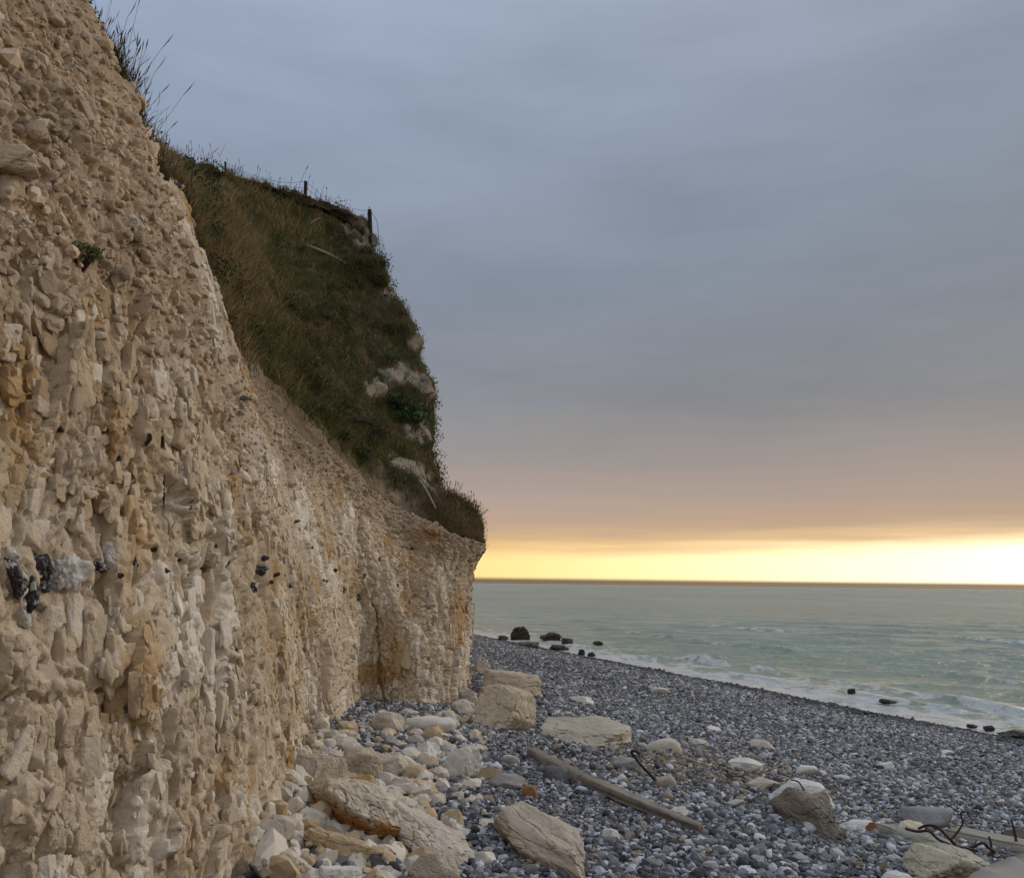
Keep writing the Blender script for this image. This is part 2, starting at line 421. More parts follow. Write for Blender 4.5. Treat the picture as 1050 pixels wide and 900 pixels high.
patch(88, 62, 8.0, .32, .32, np.array([.16, .095, .07]), .85); patch(30, 150, 6.6, .25, .2, soil, .7); patch(20, 40, 7.2, .3, .3, soil * 1.2, .6); patch(210, 320, 11.2, .2, .4, iron, .8); patch(10, 840, 4.4, .22, .35, ochre, .9); patch(205, 700, 8.2, .18, .6, iron * 1.3, .7); patch(175, 760, 7.2, .5, .4, ochre, .55)
patch(300, 690, 12.5, .25, .4, ochre * .8, .7); patch(140, 610, 7.0, .3, .5, ochre, .5)
col *= (1 + .10 * cellr + .10 * n3)[:, None]
def hull_variants(n, pts, bevel, seed, cuts=1, rough=.035, boxy=False):
    out_ = []
    r = np.random.default_rng(seed)
    for k in range(n):
        q = r.uniform(-1, 1, (pts, 3)); m = np.max(np.abs(q), 1)[:, None]
        q = q / m * r.uniform(.72, 1.0, (pts, 1)); q *= (np.sum(np.abs(q) ** 4, 1) ** -.25)[:, None] ** .45
        if boxy and k % 5 < 3:
            c8 = np.array([[x, y, z] for x in (-1, 1) for y in (-1, 1) for z in (-1, 1)]) * r.uniform(.30, 1.0, (8, 3))
            q = np.concatenate([c8, q[:max(pts - 10, 2)] * .95])
        bm = bmesh.new(); [bm.verts.new(p) for p in q]
        rs = bmesh.ops.convex_hull(bm, input=bm.verts[:])
        bmesh.ops.delete(bm, geom=[e for e in rs['geom_interior'] if isinstance(e, bmesh.types.BMVert)] , context='VERTS')
        bmesh.ops.dissolve_limit(bm, angle_limit=.14, verts=bm.verts[:], edges=bm.edges[:])
        if bevel: bmesh.ops.bevel(bm, geom=bm.edges[:], offset=bevel, segments=1, affect='EDGES')
        bmesh.ops.triangulate(bm, faces=bm.faces[:])
        if cuts: bmesh.ops.subdivide_edges(bm, edges=[e for e in bm.edges if e.calc_length() > .5], cuts=cuts); bmesh.ops.triangulate(bm, faces=bm.faces[:])
        bm.verts.index_update()
        v_ = np.array([x.co[:] for x in bm.verts]); f_ = np.array([[x.index for x in fc.verts] for fc in bm.faces]); bm.free()
        v_ = v_ * (1 + rough * fbm(v_ * 2.5 + k * 3.7, 3, 900))[:, None]
        out_.append((v_, f_))
    return out_
ts_ = np.gradient(G, axis=0); ts_ /= np.linalg.norm(ts_, axis=-1, keepdims=True) + 1e-9
tt_ = np.cross(nrm, ts_); tt_[tt_[..., 2] < 0] *= -1
ts_ = ts_.reshape(-1, 3); tt_ = tt_.reshape(-1, 3); nf_ = nrm.reshape(-1, 3)
cellA = np.linalg.norm(np.cross(np.gradient(G, axis=0), np.gradient(G, axis=1)), axis=-1).ravel()
okv = (Pf[:, 1] > 2.2) & (Pf[:, 1] < 23) & (tl < .985) & (tl > .02)
allV, allF, allC, off_ = [V], [grid_faces(NS, NT)], [col], len(V)
triF = []
def add_blocks(n, variants, smin, smax, el, dep, out_k, wsoft, mask_seed, mth, tone, jit):
    global off_
    nm_ = vnoise(Pf * np.array([.9, .9, .7]), mask_seed) + .5 * vnoise(Pf * 2.6, mask_seed + 1)
    wgt = cellA * okv * (1 - (1 - wsoft) * soft) * (.12 + sstep(mth - .25, mth + .25, nm_)) * (1 / np.maximum(np.linalg.norm(Pf, axis=1), 4.5)) ** .8
    wgt = wgt * clear * (1 - calm * (.9 if smax > .15 else .7 if smax > .06 else .3))
    idx = RNG.choice(len(wgt), n, p=wgt / wgt.sum())
    vi = RNG.integers(0, len(variants), n); sz = smin * (smax / smin) ** (RNG.random(n) ** 1.5)
    for k in range(len(variants)):
        sel = np.where(vi == k)[0]
        if not len(sel): continue
        v_, f_ = variants[k]; j = idx[sel]; m = len(sel); z = sz[sel]
        dim = np.stack([z * RNG.uniform(.75, 1.15, m), z * el * RNG.uniform(.6, 1.35, m), z * dep * RNG.uniform(.7, 1.2, m)], -1) / 2
        B = v_[None] * dim[:, None]
        a = RNG.normal(0, .22 * jit, m); ca, sa = np.cos(a)[:, None], np.sin(a)[:, None]
        B = np.stack([B[..., 0] * ca - B[..., 1] * sa, B[..., 0] * sa + B[..., 1] * ca, B[..., 2]], -1)
        a = RNG.normal(0, .30 * jit, m); ca, sa = np.cos(a)[:, None], np.sin(a)[:, None]
        B = np.stack([B[..., 0] * ca + B[..., 2] * sa, B[..., 1], -B[..., 0] * sa + B[..., 2] * ca], -1)
        a = RNG.normal(.03, .18 * jit, m); ca, sa = np.cos(a)[:, None], np.sin(a)[:, None]
        B = np.stack([B[..., 0], B[..., 1] * ca - B[..., 2] * sa, B[..., 1] * sa + B[..., 2] * ca], -1)
        B[..., 2] += (dim[:, 2] * (out_k + RNG.uniform(-.3, .3, m)))[:, None]
        W = V[j][:, None] + B[..., :1] * ts_[j][:, None] + B[..., 1:2] * tt_[j][:, None] + B[..., 2:] * nf_[j][:, None]
        allV.append(W.reshape(-1, 3)); triF.append((f_[None] + (np.arange(m) * len(v_))[:, None, None] + off_).reshape(-1, 3)); off_ += m * len(v_)
        cc = col[j] * RNG.uniform(.86, 1.14, (m, 1)); wh = RNG.random(m) < tone
        cc[wh] = cc[wh] * .35 + white * .65 * RNG.uniform(.85, 1.08, (wh.sum(), 1))
        allC.append(np.repeat(cc, len(v_), 0))
BLK = (.014, .014, .016); PAL = (.50, .48, .45)
FLINTS_AND_SHADE = [(58, 590, 54, 44, PAL, 1, "flint_nodule", -.2), (38, 578, 24, 40, BLK, 2, "flint_nodule", .25), (30, 610, 22, 36, BLK, 3), (44, 600, 16, 16, (.05, .05, .055), 4),
          (12, 592, 22, 46, BLK, 5, "flint_nodule", .35), (20, 628, 16, 40, PAL, 6, "flint_nodule", .15), (10, 572, 20, 22, PAL, 7), (58, 602, 16, 20, (.44, .40, .34), 8),
          (138, 582, 5, 22, BLK, 9, "flint_nodule", -.2), (152, 451, 8, 16, BLK, 10, "flint_nodule", -.3), (166, 447, 5, 22, BLK, 11), (168, 500, 3, 40, (.03, .028, .025), 12),  # last one is a dark sliver for the shade in a crack
          (262, 585, 26, 13, BLK, 13), (259, 602, 11, 12, BLK, 14, "flint_nodule", .4), (284, 589, 8, 5, BLK, 15), (277, 596, 8, 5, BLK, 16), (248, 483, 11, 5, BLK, 17), (236, 482, 14, 8, PAL, 18),
          (213, 573, 24, 20, (.52, .45, .36), 19), (215, 571, 6, 6, BLK, 20), (201, 572, 5, 4, BLK, 21), (186, 570, 18, 18, (.52, .46, .37), 22), (183, 573, 6, 6, BLK, 23), (221, 560, 4, 4, BLK, 24),  # small black ones by the pale lumps put in the shade of holes
          (205, 584, 20, 6, (.08, .075, .07), 25), (302, 535, 12, 4, BLK, 26), (181, 190, 14, 6, BLK, 27), (182, 185, 16, 7, PAL, 28), (133, 240, 12, 12, BLK, 29), (131, 228, 18, 16, PAL, 30),
          (206, 222, 22, 16, PAL, 31), (84, 211, 14, 4, BLK, 32), (140, 181, 8, 8, BLK, 33), (112, 568, 26, 30, (.52, .49, .46), 34), (246, 408, 30, 4, BLK, 35, "flint_nodule", -.12),  # last one is a dark root stick, no flint
          (55, 188, 8, 8, (.05, .045, .04), 36), (318, 560, 8, 5, BLK, 37), (102, 580, 12, 14, BLK, 60), (122, 590, 10, 7, BLK, 61), (170, 585, 8, 6, BLK, 62), (232, 578, 9, 7, BLK, 63), (228, 592, 12, 8, PAL, 64), (272, 572, 8, 6, BLK, 65), (296, 600, 9, 5, BLK, 66), (342, 585, 8, 5, BLK, 67), (372, 590, 7, 5, BLK, 68), (405, 600, 8, 5, BLK, 69), (88, 600, 10, 12, PAL, 70), (300, 480, 7, 4, BLK, 71), (120, 470, 8, 6, BLK, 72), (60, 440, 9, 6, BLK, 73), (388, 573, 5, 4, BLK, 38), (350, 604, 10, 8, (.06, .06, .06), 39), (366, 612, 9, 8, (.06, .06, .06), 40),
          (422, 562, 4, 4, BLK, 41), (437, 622, 10, 6, (.16, .15, .14), 42), (333, 596, 6, 5, BLK, 43), (158, 562, 8, 8, BLK, 44), (300, 822, 26, 12, BLK, 45), (288, 850, 20, 34, (.10, .10, .105), 46), (302, 842, 18, 22, PAL, 47), (282, 862, 14, 18, BLK, 48), (306, 850, 9, 9, BLK, 49),
          (0, 165, 78, 34, (.46, .37, .27), 50, "flint_nodule"), (18, 90, 40, 40, (.30, .23, .165), 51), (100, 345, 20, 12, (.52, .47, .38), 53)]
dep_ = V @ f_v; sx_ = 525 + F * (V @ r_v) / np.maximum(dep_, .1); sy_ = 450 - F * (V @ u_v) / np.maximum(dep_, .1)
clear = np.ones(len(V))
calm = sstep(.50, .34, tl + .12 * vnoise(Pf * 1.1, 970)) * sstep(10.5, 7.5, Pf[:, 1] + 1.2 * vnoise(Pf * .9, 971)) * sstep(-.45, .1, vnoise(Pf * 1.3, 972))
for k in FLINTS_AND_SHADE: clear[(np.abs(sx_ - k[0]) < k[2] * .5 + 9) & (np.abs(sy_ - k[1]) < k[3] * .5 + 9) & (dep_ > 1)] = .02
HB = hull_variants(40, 16, .09, 1, 2, .11, True); HM = hull_variants(60, 15, .09, 2, 1, .10, True); HT = hull_variants(60, 13, .08, 4, 0, .07, True); HS = hull_variants(60, 11, 0, 3, 0)
add_blocks(260, HB, .14, .27, 1.6, .55, -.78, .01, 930, .12, .10, .45)
add_blocks(4600, HM, .06, .165, 1.7, .62, -.70, .03, 940, .08, .14, .5)
add_blocks(13000, HT, .030, .09, 1.7, .75, -.58, .10, 950, .0, .14, .65)
add_blocks(28000, HS, .012, .040, 1.5, .9, -.30, .8, 960, -.2, .15, 1.1)
VA = np.concatenate(allV); CA = np.concatenate(allC)
cliff = obj("cliff", mesh_np("cliff", VA, allF + triF, np.clip(CA, .02, .9), M_CHALK))
shade = np.zeros(len(cliff.data.polygons), bool); shade[:len(allF[0])] = True; cliff.data.polygons.foreach_set("use_smooth", shade)
tag(cliff, "tall cream chalk cliff face with ochre stains along the left of the shingle beach", "cliff", kind="structure")
CV = V.reshape(NS, NT, 3); SOFT = soft.reshape(NS, NT); CN = nrm; LIP = lip.reshape(NS, NT); SCREE = scree.reshape(NS, NT); CC = col.reshape(NS, NT, 3)
st_ = 3
cvs = CV[::st_, ::st_]
cliff_bvh = BVHTree.FromPolygons([tuple(p) for p in cvs.reshape(-1, 3)], [tuple(int(i) for i in q) for q in grid_faces(*cvs.shape[:2])])
def on_cliff(px, py):
    d = P(px, py, 1.0); r = cliff_bvh.ray_cast(Vector((0, 0, 0)), Vector(d / np.linalg.norm(d)))
    return None if r[0] is None else (np.array(r[0]), np.array(r[1]))

# ------------------------------------------------------------------ grassy hill behind the cliff
cols_px = [
 [(78, 112, 9.7), None, (100, 175, 24)],
 [(181, 216, 11.7), (188, 203, 13), (193, 194, 15.5), (196, 188, 18), (198, 180, 21), (199, 181, 23.5), (200, 179, 25)],
 [(240, 357, 13.2), (246, 332, 14.8), (248, 300, 16.8), (249, 270, 19), (250, 240, 22), (251, 214, 24.5), (252, 192, 26)],
 [(300, 437, 15.4), (300, 400, 16.8), (300, 360, 18.6), (300, 320, 20.8), (303, 280, 23), (308, 242, 25.5), (313, 212, 27)],
 [(347, 470, 18.0), (346, 440, 18.9), (340, 400, 20.2), (338, 360, 21.7), (338, 310, 23.8), (340, 264, 26), (345, 222, 27.5)],
 [(402, 516, 19.0), (396, 478, 19.9), (382, 445, 21), (378, 400, 22.5), (380, 350, 24.2), (374, 292, 26), (366, 232, 27.5)],
 [(460, 541, 19.6), (450, 510, 20.3), (422, 480, 21.2), (415, 430, 22.8), (418, 380, 24), (402, 320, 25.5), (377, 243, 27.5)],
 [(494, 551, 20.8), (473, 518, 21.4), (446, 490, 22), (436, 442, 23), (440, 394, 24), (417, 330, 25.5), (382, 266, 27.2)],
]
H = []
for c in cols_px:
    if c[1] is None:
        a, b = P(*c[0]), P(*c[2]); H.append([a + (b - a) * k / 6 for k in range(7)])
    else: H.append([P(*q) for q in c])
H = np.array(H)                                                  # cols x 7 x 3
H = np.concatenate([H[:1] + np.array([-4, -2, -.2]), H], 0)
H = np.concatenate([H, H[-1:] + np.array([-.10, .9, -.5]), H[-1:] + np.array([-1.6, 5, -1.8]), H[-1:] + np.array([-6, 25, -3.0])], 0)
H[-1, 0, 2] = max(H[-1, 0, 2], -1); 
H = np.concatenate([H[:, :1] + np.linspace(0, 1, len(H))[:, None, None] * np.array([-.9, .5, .5]) + np.array([0, .3, -.9]), H, H[:, -1:] + np.array([-.2, 2.5, -.1]), H[:, -1:] + np.array([-3, 30, -1.0])], 1)
hu = np.linspace(0, H.shape[0] - 1, 330); hv = np.linspace(0, H.shape[1] - 1, 300)
HG = spline(H, np.arange(H.shape[0]), hu)
HG = np.swapaxes(spline(np.swapaxes(HG, 0, 1), np.arange(H.shape[1]), hv), 0, 1)
hn = grid_normals(HG)
if hn[150, 150, 2] < 0: hn = -hn
Hf = HG.reshape(-1, 3)
hvv = np.repeat(hv[None], len(hu), 0).ravel(); huu = np.repeat(hu[:, None], len(hv), 1).ravel()
edge_k = sstep(.9, 1.8, hvv) * sstep(9.0, 7.6, hvv)
hd = (.32 * fbm(Hf * .45, 3, 200) + .24 * fbm(Hf * 1.3, 3, 205) + .09 * fbm(Hf * 4, 2, 208)) * (.25 + .75 * edge_k)
HVt = Hf + hn.reshape(-1, 3) * hd[:, None]
# bare chalk shows through the turf here and there
bare = np.zeros(len(Hf))
for (px, py, d, r) in ((432, 478, 20.8, .85), (447, 498, 20.6, .6), (414, 462, 20.6, .7), (436, 392, 24, .9), (414, 382, 23.6, .9), (432, 440, 22.6, .8), (368, 236, 27.3, .9), (376, 250, 27.2, .8), (388, 395, 22.3, .7), (398, 300, 25.8, .5), (425, 350, 24.9, .5)):
    q = P(px, py, d); dd = np.linalg.norm((HVt - q) * np.array([1, .6, 1]), axis=1)
    bare = np.maximum(bare, np.exp(-(dd / (r * .62)) ** 2))
bare = sstep(.42, .70, bare + .55 * fbm(Hf * 2.0, 3, 210))
lip_s = sstep(2.1, 1.15, hvv + .35 * vnoise(Hf * .9, 215)) * sstep(2.6, 3.4, huu) * sstep(6.75, 6.2, huu)       # rubble under the turf
scol = np.repeat(np.array([[.085, .062, .036]]), len(Hf), 0)
scol = blend(scol, np.array([.055, .058, .025]), sstep(-.2, .4, fbm(Hf * .8, 3, 220)))
scol = blend(scol, np.array([.22, .165, .115]), lip_s * .9)
scol = blend(scol, np.array([.26, .222, .168]) , bare * .95)
h_, e_, c_ = facets(Hf[:, 0] * 2.2 + Hf[:, 1] * 1.2, Hf[:, 2] * 2.2, 230); 
HVt = HVt + hn.reshape(-1, 3) * (bare * .22 * h_ + lip_s * .07 * h_)[:, None]
hill = obj("hill", mesh_np("hill", HVt, [grid_faces(len(hu), len(hv))], scol, M_SOIL))
tag(hill, "dark earth hillside with bare chalk patches under the grass above the cliff", "hillside", kind="structure")
HV3 = HVt.reshape(len(hu), len(hv), 3)

# ------------------------------------------------------------------ grass
def blades(name, R, D, Ln, Wd, C, tipc=None, bend=.5, mat=M_GRASS):
    n = len(R); a = RNG.uniform(0, 2 * np.pi, n)
    side = np.stack([np.cos(a), np.sin(a) * .4, np.zeros(n)], -1)
    b = RNG.uniform(0, 2 * np.pi, n); bd = np.stack([np.cos(b), np.sin(b), -.35 * np.ones(n)], -1) * (bend * RNG.uniform(.2, 1, n) * Ln)[:, None]
    m = R + D * (Ln * .55)[:, None] + bd * .25; t = R + D * Ln[:, None] + bd
    w = side * Wd[:, None]
    Vv = np.stack([R - w, R + w, m + w * .75, m - w * .75, t], 1).reshape(-1, 3)
    k = np.arange(n)[:, None] * 5
    cc = np.repeat(C[:, None], 5, 1); 
    if tipc is not None: cc[:, 4] = tipc; cc[:, 2:4] = (C * .5 + tipc * .5)[:, None]
    return mesh_np(name, Vv, [k + np.array([[0, 1, 2, 3]]), k + np.array([[3, 2, 4]])], cc.reshape(-1, 3), mat)
def sample_hill(n, lo=1.0, hi=8.1):
    A, B, C_, D_ = HV3[:-1, :-1], HV3[1:, :-1], HV3[1:, 1:], HV3[:-1, 1:]
    ar = np.linalg.norm(np.cross(C_ - A, D_ - B), axis=-1)
    cen = (A + C_) / 2; dd = np.linalg.norm(cen, axis=-1)
    uu = np.repeat(hu[:-1, None], len(hv) - 1, 1); vv = np.repeat(hv[None, :-1], len(hu) - 1, 0)
    wgt = ar * (1 / np.maximum(dd, 8)) * (vv > lo) * (vv < hi) * (uu > .12) * (uu < 9.3)
    nx = np.cross(B - A, D_ - A)
    fidx = RNG.choice(wgt.size, n, p=(wgt / wgt.sum()).ravel())
    i, j = np.unravel_index(fidx, wgt.shape); a, b = RNG.random(n), RNG.random(n)
    q = (A[i, j] * ((1 - a) * (1 - b))[:, None] + B[i, j] * (a * (1 - b))[:, None] + C_[i, j] * (a * b)[:, None] + D_[i, j] * ((1 - a) * b)[:, None])
    br = bare.reshape(len(hu), len(hv))[i, j]; ls = lip_s.reshape(len(hu), len(hv))[i, j]
    return q, uu[i, j], vv[i, j], br, ls
olive = np.array([.072, .066, .022]); dgreen = np.array([.038, .044, .015]); straw = np.array([.19, .142, .068]); brown = np.array([.068, .049, .027])
q, qu, qv, br, ls = sample_hill(210000)
clump = fbm(q * 1.3, 3, 300)
keep = (RNG.random(len(q)) > br * .93) & (RNG.random(len(q)) > ls * .96) & (clump > -.52)
q, qu, qv, clump = q[keep], qu[keep], qv[keep], clump[keep]
dryness = np.clip(sstep(4.3, 2.2, qu + .5 * fbm(q * .7, 3, 305)) * .95 + .35 * sstep(.0, .5, fbm(q * .5, 3, 310)), 0, 1)
dryness = np.maximum(dryness * sstep(8.2, 6.0, qv) , .5 * sstep(7.0, 7.5, qv))
terr = sstep(2.5, 1.6, qv) * sstep(5.6, 6.2, qu)
gr = np.clip(.5 + .9 * fbm(q * .6, 3, 320), 0, 1)
C = dgreen + (olive - dgreen) * gr[:, None]
C = blend(C, brown, np.maximum(terr * .55, .5 * sstep(.1, .5, fbm(q * .9, 3, 330))))
isdry = RNG.random(len(q)) < dryness * .85 + .05
C = np.where(isdry[:, None], straw * (.45 + .55 * RNG.random((len(q), 1))), C) * RNG.uniform(.6, 1.4, (len(q), 1)) * 1.9
Dv = np.stack([RNG.normal(.05, .6, len(q)), RNG.normal(-.25, .5, len(q)), np.full(len(q), .8)], -1); Dv /= np.linalg.norm(Dv, axis=1)[:, None]
Ln = np.where(qu < 2.6, .5, 1.0) * (.07 + .26 * np.clip(1.3 * fbm(q * 2.6, 2, 302) + .45, 0, 1)) * RNG.uniform(.6, 1.4, len(q)) * (1 + .7 * isdry * (qu < 4.5)) * np.where(qv > 6.8, .6, 1.0) * np.where(q[:, 1] > 20, .85, 1.0)
Wd = .0045 + .0035 * RNG.random(len(q))
g = obj("grass", blades("grass", q, Dv, Ln, Wd * 1.2, np.clip(C, .004, .5)))
tag(g, "dark olive and straw coloured grass covering the hillside above the chalk", "grass", kind="stuff")

# low scrub: leafy clumps among the grass
cq, cu_, cv_, cb_, cl_ = sample_hill(1500, 1.3, 7.8)
wsc = fbm(cq * .55, 2, 350) + .25 * sstep(3.0, 5.0, cu_); cq = cq[(cb_ < .6) & (cl_ < .5) & (wsc > .0)][:620]
nl = 150; n = len(cq) * nl; ci = np.repeat(np.arange(len(cq)), nl); rad_ = RNG.uniform(.14, .42, len(cq))
dv = RNG.normal(size=(n, 3)); dv /= np.linalg.norm(dv, axis=1)[:, None]; pos = cq[ci] + dv * (rad_[ci] * RNG.random(n) ** .45)[:, None] * np.array([1, 1, .7]) + np.array([0, 0, .06])
ld = RNG.normal(size=(n, 3)) + np.array([0, -.3, .4]); ld /= np.linalg.norm(ld, axis=1)[:, None]; ls_ = np.cross(ld, RNG.normal(size=(n, 3))); ls_ /= np.linalg.norm(ls_, axis=1)[:, None]
ll = RNG.uniform(.03, .085, n)[:, None]
Vv = np.stack([pos, pos + ld * ll * .5 + ls_ * ll * .3, pos + ld * ll, pos + ld * ll * .5 - ls_ * ll * .3], 1).reshape(-1, 3)
cb0 = np.array([[.034, .045, .016], [.055, .058, .022], [.062, .046, .025], [.028, .034, .016]])[RNG.integers(0, 4, len(cq))]
o = obj("scrub", mesh_np("scrub", Vv, [np.arange(n)[:, None] * 4 + np.array([[0, 1, 2, 3]])], np.repeat(cb0[ci] * RNG.uniform(.6, 1.5, (n, 1)) * 1.4, 4, 0), M_GRASS))
tag(o, "low dark leafy scrub matted among the grass of the hillside", "scrub", kind="stuff")
# tall dry stems with seed heads along the cliff lip and the skyline
def stems(name, R, D, Ln, C, wd):
    n = len(R); a = RNG.uniform(0, 2 * np.pi, n); side = np.stack([np.cos(a), np.sin(a) * .5, 0 * a], -1)
    b = RNG.normal(0, .16, (n, 2)); bd = np.concatenate([b, -.02 * np.ones((n, 1))], 1) * Ln[:, None]
    p0 = R; p1 = R + D * (Ln * .45)[:, None] + bd * .2; p2 = R + D * (Ln * .8)[:, None] + bd * .65; p3 = R + D * (Ln * .9)[:, None] + bd * .85; p4 = R + D * Ln[:, None] + bd
    w0 = side * wd[:, None]; wh = side * (wd * RNG.uniform(1.3, 2.6, n))[:, None]
    Vv = np.stack([p0 - w0, p0 + w0, p1 + w0 * .8, p1 - w0 * .8, p2 + w0 * .6, p2 - w0 * .6, p3 + wh, p3 - wh, p4], 1).reshape(-1, 3)
    k = np.arange(n)[:, None] * 9
    fs = [k + np.array([[0, 1, 2, 3]]), k + np.array([[3, 2, 4, 5]]), k + np.array([[5, 4, 6, 7]]), k + np.array([[7, 6, 8]])]
    return mesh_np(name, Vv, fs, np.repeat(C[:, None], 9, 1).reshape(-1, 3), M_GRASS)
R = []; Lh = []
e_px = [(70, 2, 8.3), (93, 38, 8.8), (127, 88, 9.5), (154, 136, 10.2), (184, 186, 11.3), (200, 234, 11.9), (216, 292, 12.5), (235, 354, 13.6), (266, 400, 14.5), (298, 433, 15.4)]
e_w = []
for k in e_px:                                                   # roots sit on the real lip of the chalk
    mm_ = (np.abs(sy_ - k[1]) < 4) & (Pf[:, 1] > 6) & (Pf[:, 1] < 16) & (dep_ > 1)
    if mm_.any() and 6 < k[1] < 330:
        j = np.where(mm_)[0][np.argmax(sx_[mm_])]; e_w.append(V[j] + np.array([-.06, .06, .10]))
    else: e_w.append(P(*k))
for i in range(len(e_w) - 1):
    n = (520, 650, 800, 800, 650, 600, 600, 420, 260)[i]
    t = RNG.random(n)[:, None]
    base = e_w[i] * (1 - t) + e_w[i + 1] * t
    dirp = base[:, :2] / np.linalg.norm(base[:, :2], axis=1)[:, None]
    off = np.abs(RNG.normal(0, .17, n)) + .02
    base[:, :2] += dirp * off[:, None] * .8 + np.array([-.75, .1]) * off[:, None] * .5; base[:, 2] += -.14 + off * .06
    R.append(base); Lh.append(RNG.gamma(3.0, .058, n) * np.where(RNG.random(n) < .05, 2.6, 1.0) * (1.0 if i >= 1 else .8))
R = np.concatenate(R); Lh = np.clip(np.concatenate(Lh), .1, .95)
hk = fbm(R * 1.6, 2, 333); Lh *= np.clip(.8 + 1.1 * hk, .35, 1.5)
C = np.where(RNG.random((len(R), 1)) < .55, straw * .55, np.where(RNG.random((len(R), 1)) < .5, brown, olive)) * RNG.uniform(.5, 1.3, (len(R), 1))
D = np.stack([RNG.normal(.02, .20, len(R)), RNG.normal(0, .2, len(R)), np.ones(len(R))], -1); D /= np.linalg.norm(D, axis=1)[:, None]
# skyline stems on the hill crest and the terrace brow
q2, u2, v2, b2_, l2_ = sample_hill(24000, 6.6, 8.3)
sel = (v2 > 7.35) & (v2 < 8.1) & (RNG.random(len(u2)) < np.where(u2 < 5.2, .8, .25))
q2 = q2[sel][:2300]
q3, u3, v3, b3, l3 = sample_hill(30000, 1.0, 2.6)
q3 = q3[(u3 > 6.9)][:700]
RR = np.concatenate([R, q2, q3]); n23 = len(q2) + len(q3)
LL = np.concatenate([Lh, np.clip(RNG.gamma(3, .11, len(q2)), .1, .9), np.clip(RNG.gamma(3, .07, len(q3)), .08, .45)])
CCc = np.concatenate([C, np.repeat(straw[None] * .5, n23, 0) * RNG.uniform(.5, 1.3, (n23, 1))])
D2 = np.stack([RNG.normal(.05, .2, n23), RNG.normal(0, .2, n23), np.ones(n23)], -1); D2 /= np.linalg.norm(D2, axis=1)[:, None]
g = obj("tall_grass", stems("tall_grass", RR, np.concatenate([D, D2]), LL, CCc, np.full(len(RR), .0032) * np.clip(np.linalg.norm(RR, axis=1) / 11, .9, 2.2)))
tag(g, "tall dry grass stems with seed heads along the cliff lip and skyline", "grass", kind="stuff")
# dense tussocks right behind the cliff lip
n = 30000
seg = RNG.choice(len(e_w) - 1, n, p=np.array([.10, .16, .15, .13, .12, .12, .10, .07, .05])); t = RNG.random(n)[:, None]
E = np.array(e_w); base = E[seg] * (1 - t) + E[seg + 1] * t
off = np.abs(RNG.normal(0, .16, n)) + .02; dirp = base[:, :2] / np.linalg.norm(base[:, :2], axis=1)[:, None]
base[:, :2] += dirp * off[:, None] * .9 + np.array([-.75, .1]) * off[:, None] * .4; base[:, 2] += -.12 + off * .08
ck = fbm(base * 2.2, 3, 340)
base = base[ck > -.3]; ck = ck[ck > -.3]; n = len(base)
fy = sstep(9.5, 12.0, base[:, 1])
C = np.where(RNG.random((n, 1)) < (.35 + .45 * fy)[:, None], straw * .62, np.where(RNG.random((n, 1)) < .5, brown * .8, dgreen * 1.2)) * RNG.uniform(.6, 1.35, (n, 1))
D = np.stack([RNG.normal(.12, .32, n), RNG.normal(-.05, .3, n), np.ones(n)], -1); D /= np.linalg.norm(D, axis=1)[:, None]
g = obj("tussock_grass", blades("tussock_grass", base, D, RNG.uniform(.06, .17, n) * (1 + .9 * ck), np.full(n, .0036), C))
tag(g, "brown and straw tussock grass fringing the near chalk edge", "grass", kind="stuff")

# ------------------------------------------------------------------ rocks
_ico = {}
def ico(sub):
    if sub not in _ico:
        bm = bmesh.new(); bmesh.ops.create_icosphere(bm, subdivisions=sub, radius=1.0)
        bm.verts.ensure_lookup_table()
        v = np.array([x.co[:] for x in bm.verts]); f = np.array([[x.index for x in fc.verts] for fc in bm.faces]); bm.free()
        v /= np.linalg.norm(v, axis=1)[:, None]; _ico[sub] = (v, f)
    return _ico[sub]
def rock_verts(seed, sub=5, ang=14.0, planes=16, rough=.05, axis=None):
    d, f = ico(sub); r = np.random.default_rng(seed)
    planes = int(planes * 2.0) if ang > 8 else planes
    nn = r.normal(size=(planes, 3)); nn /= np.linalg.norm(nn, axis=1)[:, None]
    nn[:2] = np.array([[0, .1, 1], [.05, 0, -1]]); nn /= np.linalg.norm(nn, axis=1)[:, None]
    hh = r.uniform(.66, 1.0, planes)
    wob_ = np.stack([vnoise(d * 1.7 + seed, 11), vnoise(d * 1.7 + seed, 12), vnoise(d * 1.7 + seed, 13)], -1) * (.09 if ang > 8 else .05)
    k = np.maximum((d + wob_) @ nn.T, 0) / hh
    A_ = ang * 3.2 if ang > 8 else ang
    rr = (np.sum(k ** A_, 1) + .5 ** A_) ** (-1 / A_)
    v = d * np.clip(rr, .3, 1.6)[:, None]
    n = fbm(v * 1.6 + seed, 3, seed % 97); n2 = fbm(v * 5 + seed, 4, seed % 89)
    n3 = np.abs(vnoise(v * 2.6 + seed + .3 * wob_, 3)); n4 = np.abs(vnoise(v * np.array([4, 4, 7.]) + seed, 6)); n5 = .35 - np.abs(vnoise(v * 9 + seed, 8))
    br = r.uniform(-1, 1, 3); stepn = np.floor((v @ br) * 3.2 + n * .8)                           # broken, stepped sides
    v = v * (1 + rough * .9 * n + rough * .75 * n2 - rough * 1.3 * np.exp(-(n3 / .05) ** 2) - rough * .7 * np.exp(-(n4 / .06) ** 2) + rough * .5 * n5 + rough * .9 * (hsh(stepn.astype(np.int64), 0 * stepn.astype(np.int64), 0 * stepn.astype(np.int64), seed) - .5) * (ang > 8))[:, None]
    lo, hi = v.min(0), v.max(0); v = (v - (lo + hi) / 2) / ((hi - lo) / 2)
    return v, f, n, n2
CREAM = (.47, .42, .34); WHITE = (.56, .535, .48); TAN = (.40, .345, .27); GREY = (.27, .26, .245); OCH = (.36, .20, .08)
LAB = []
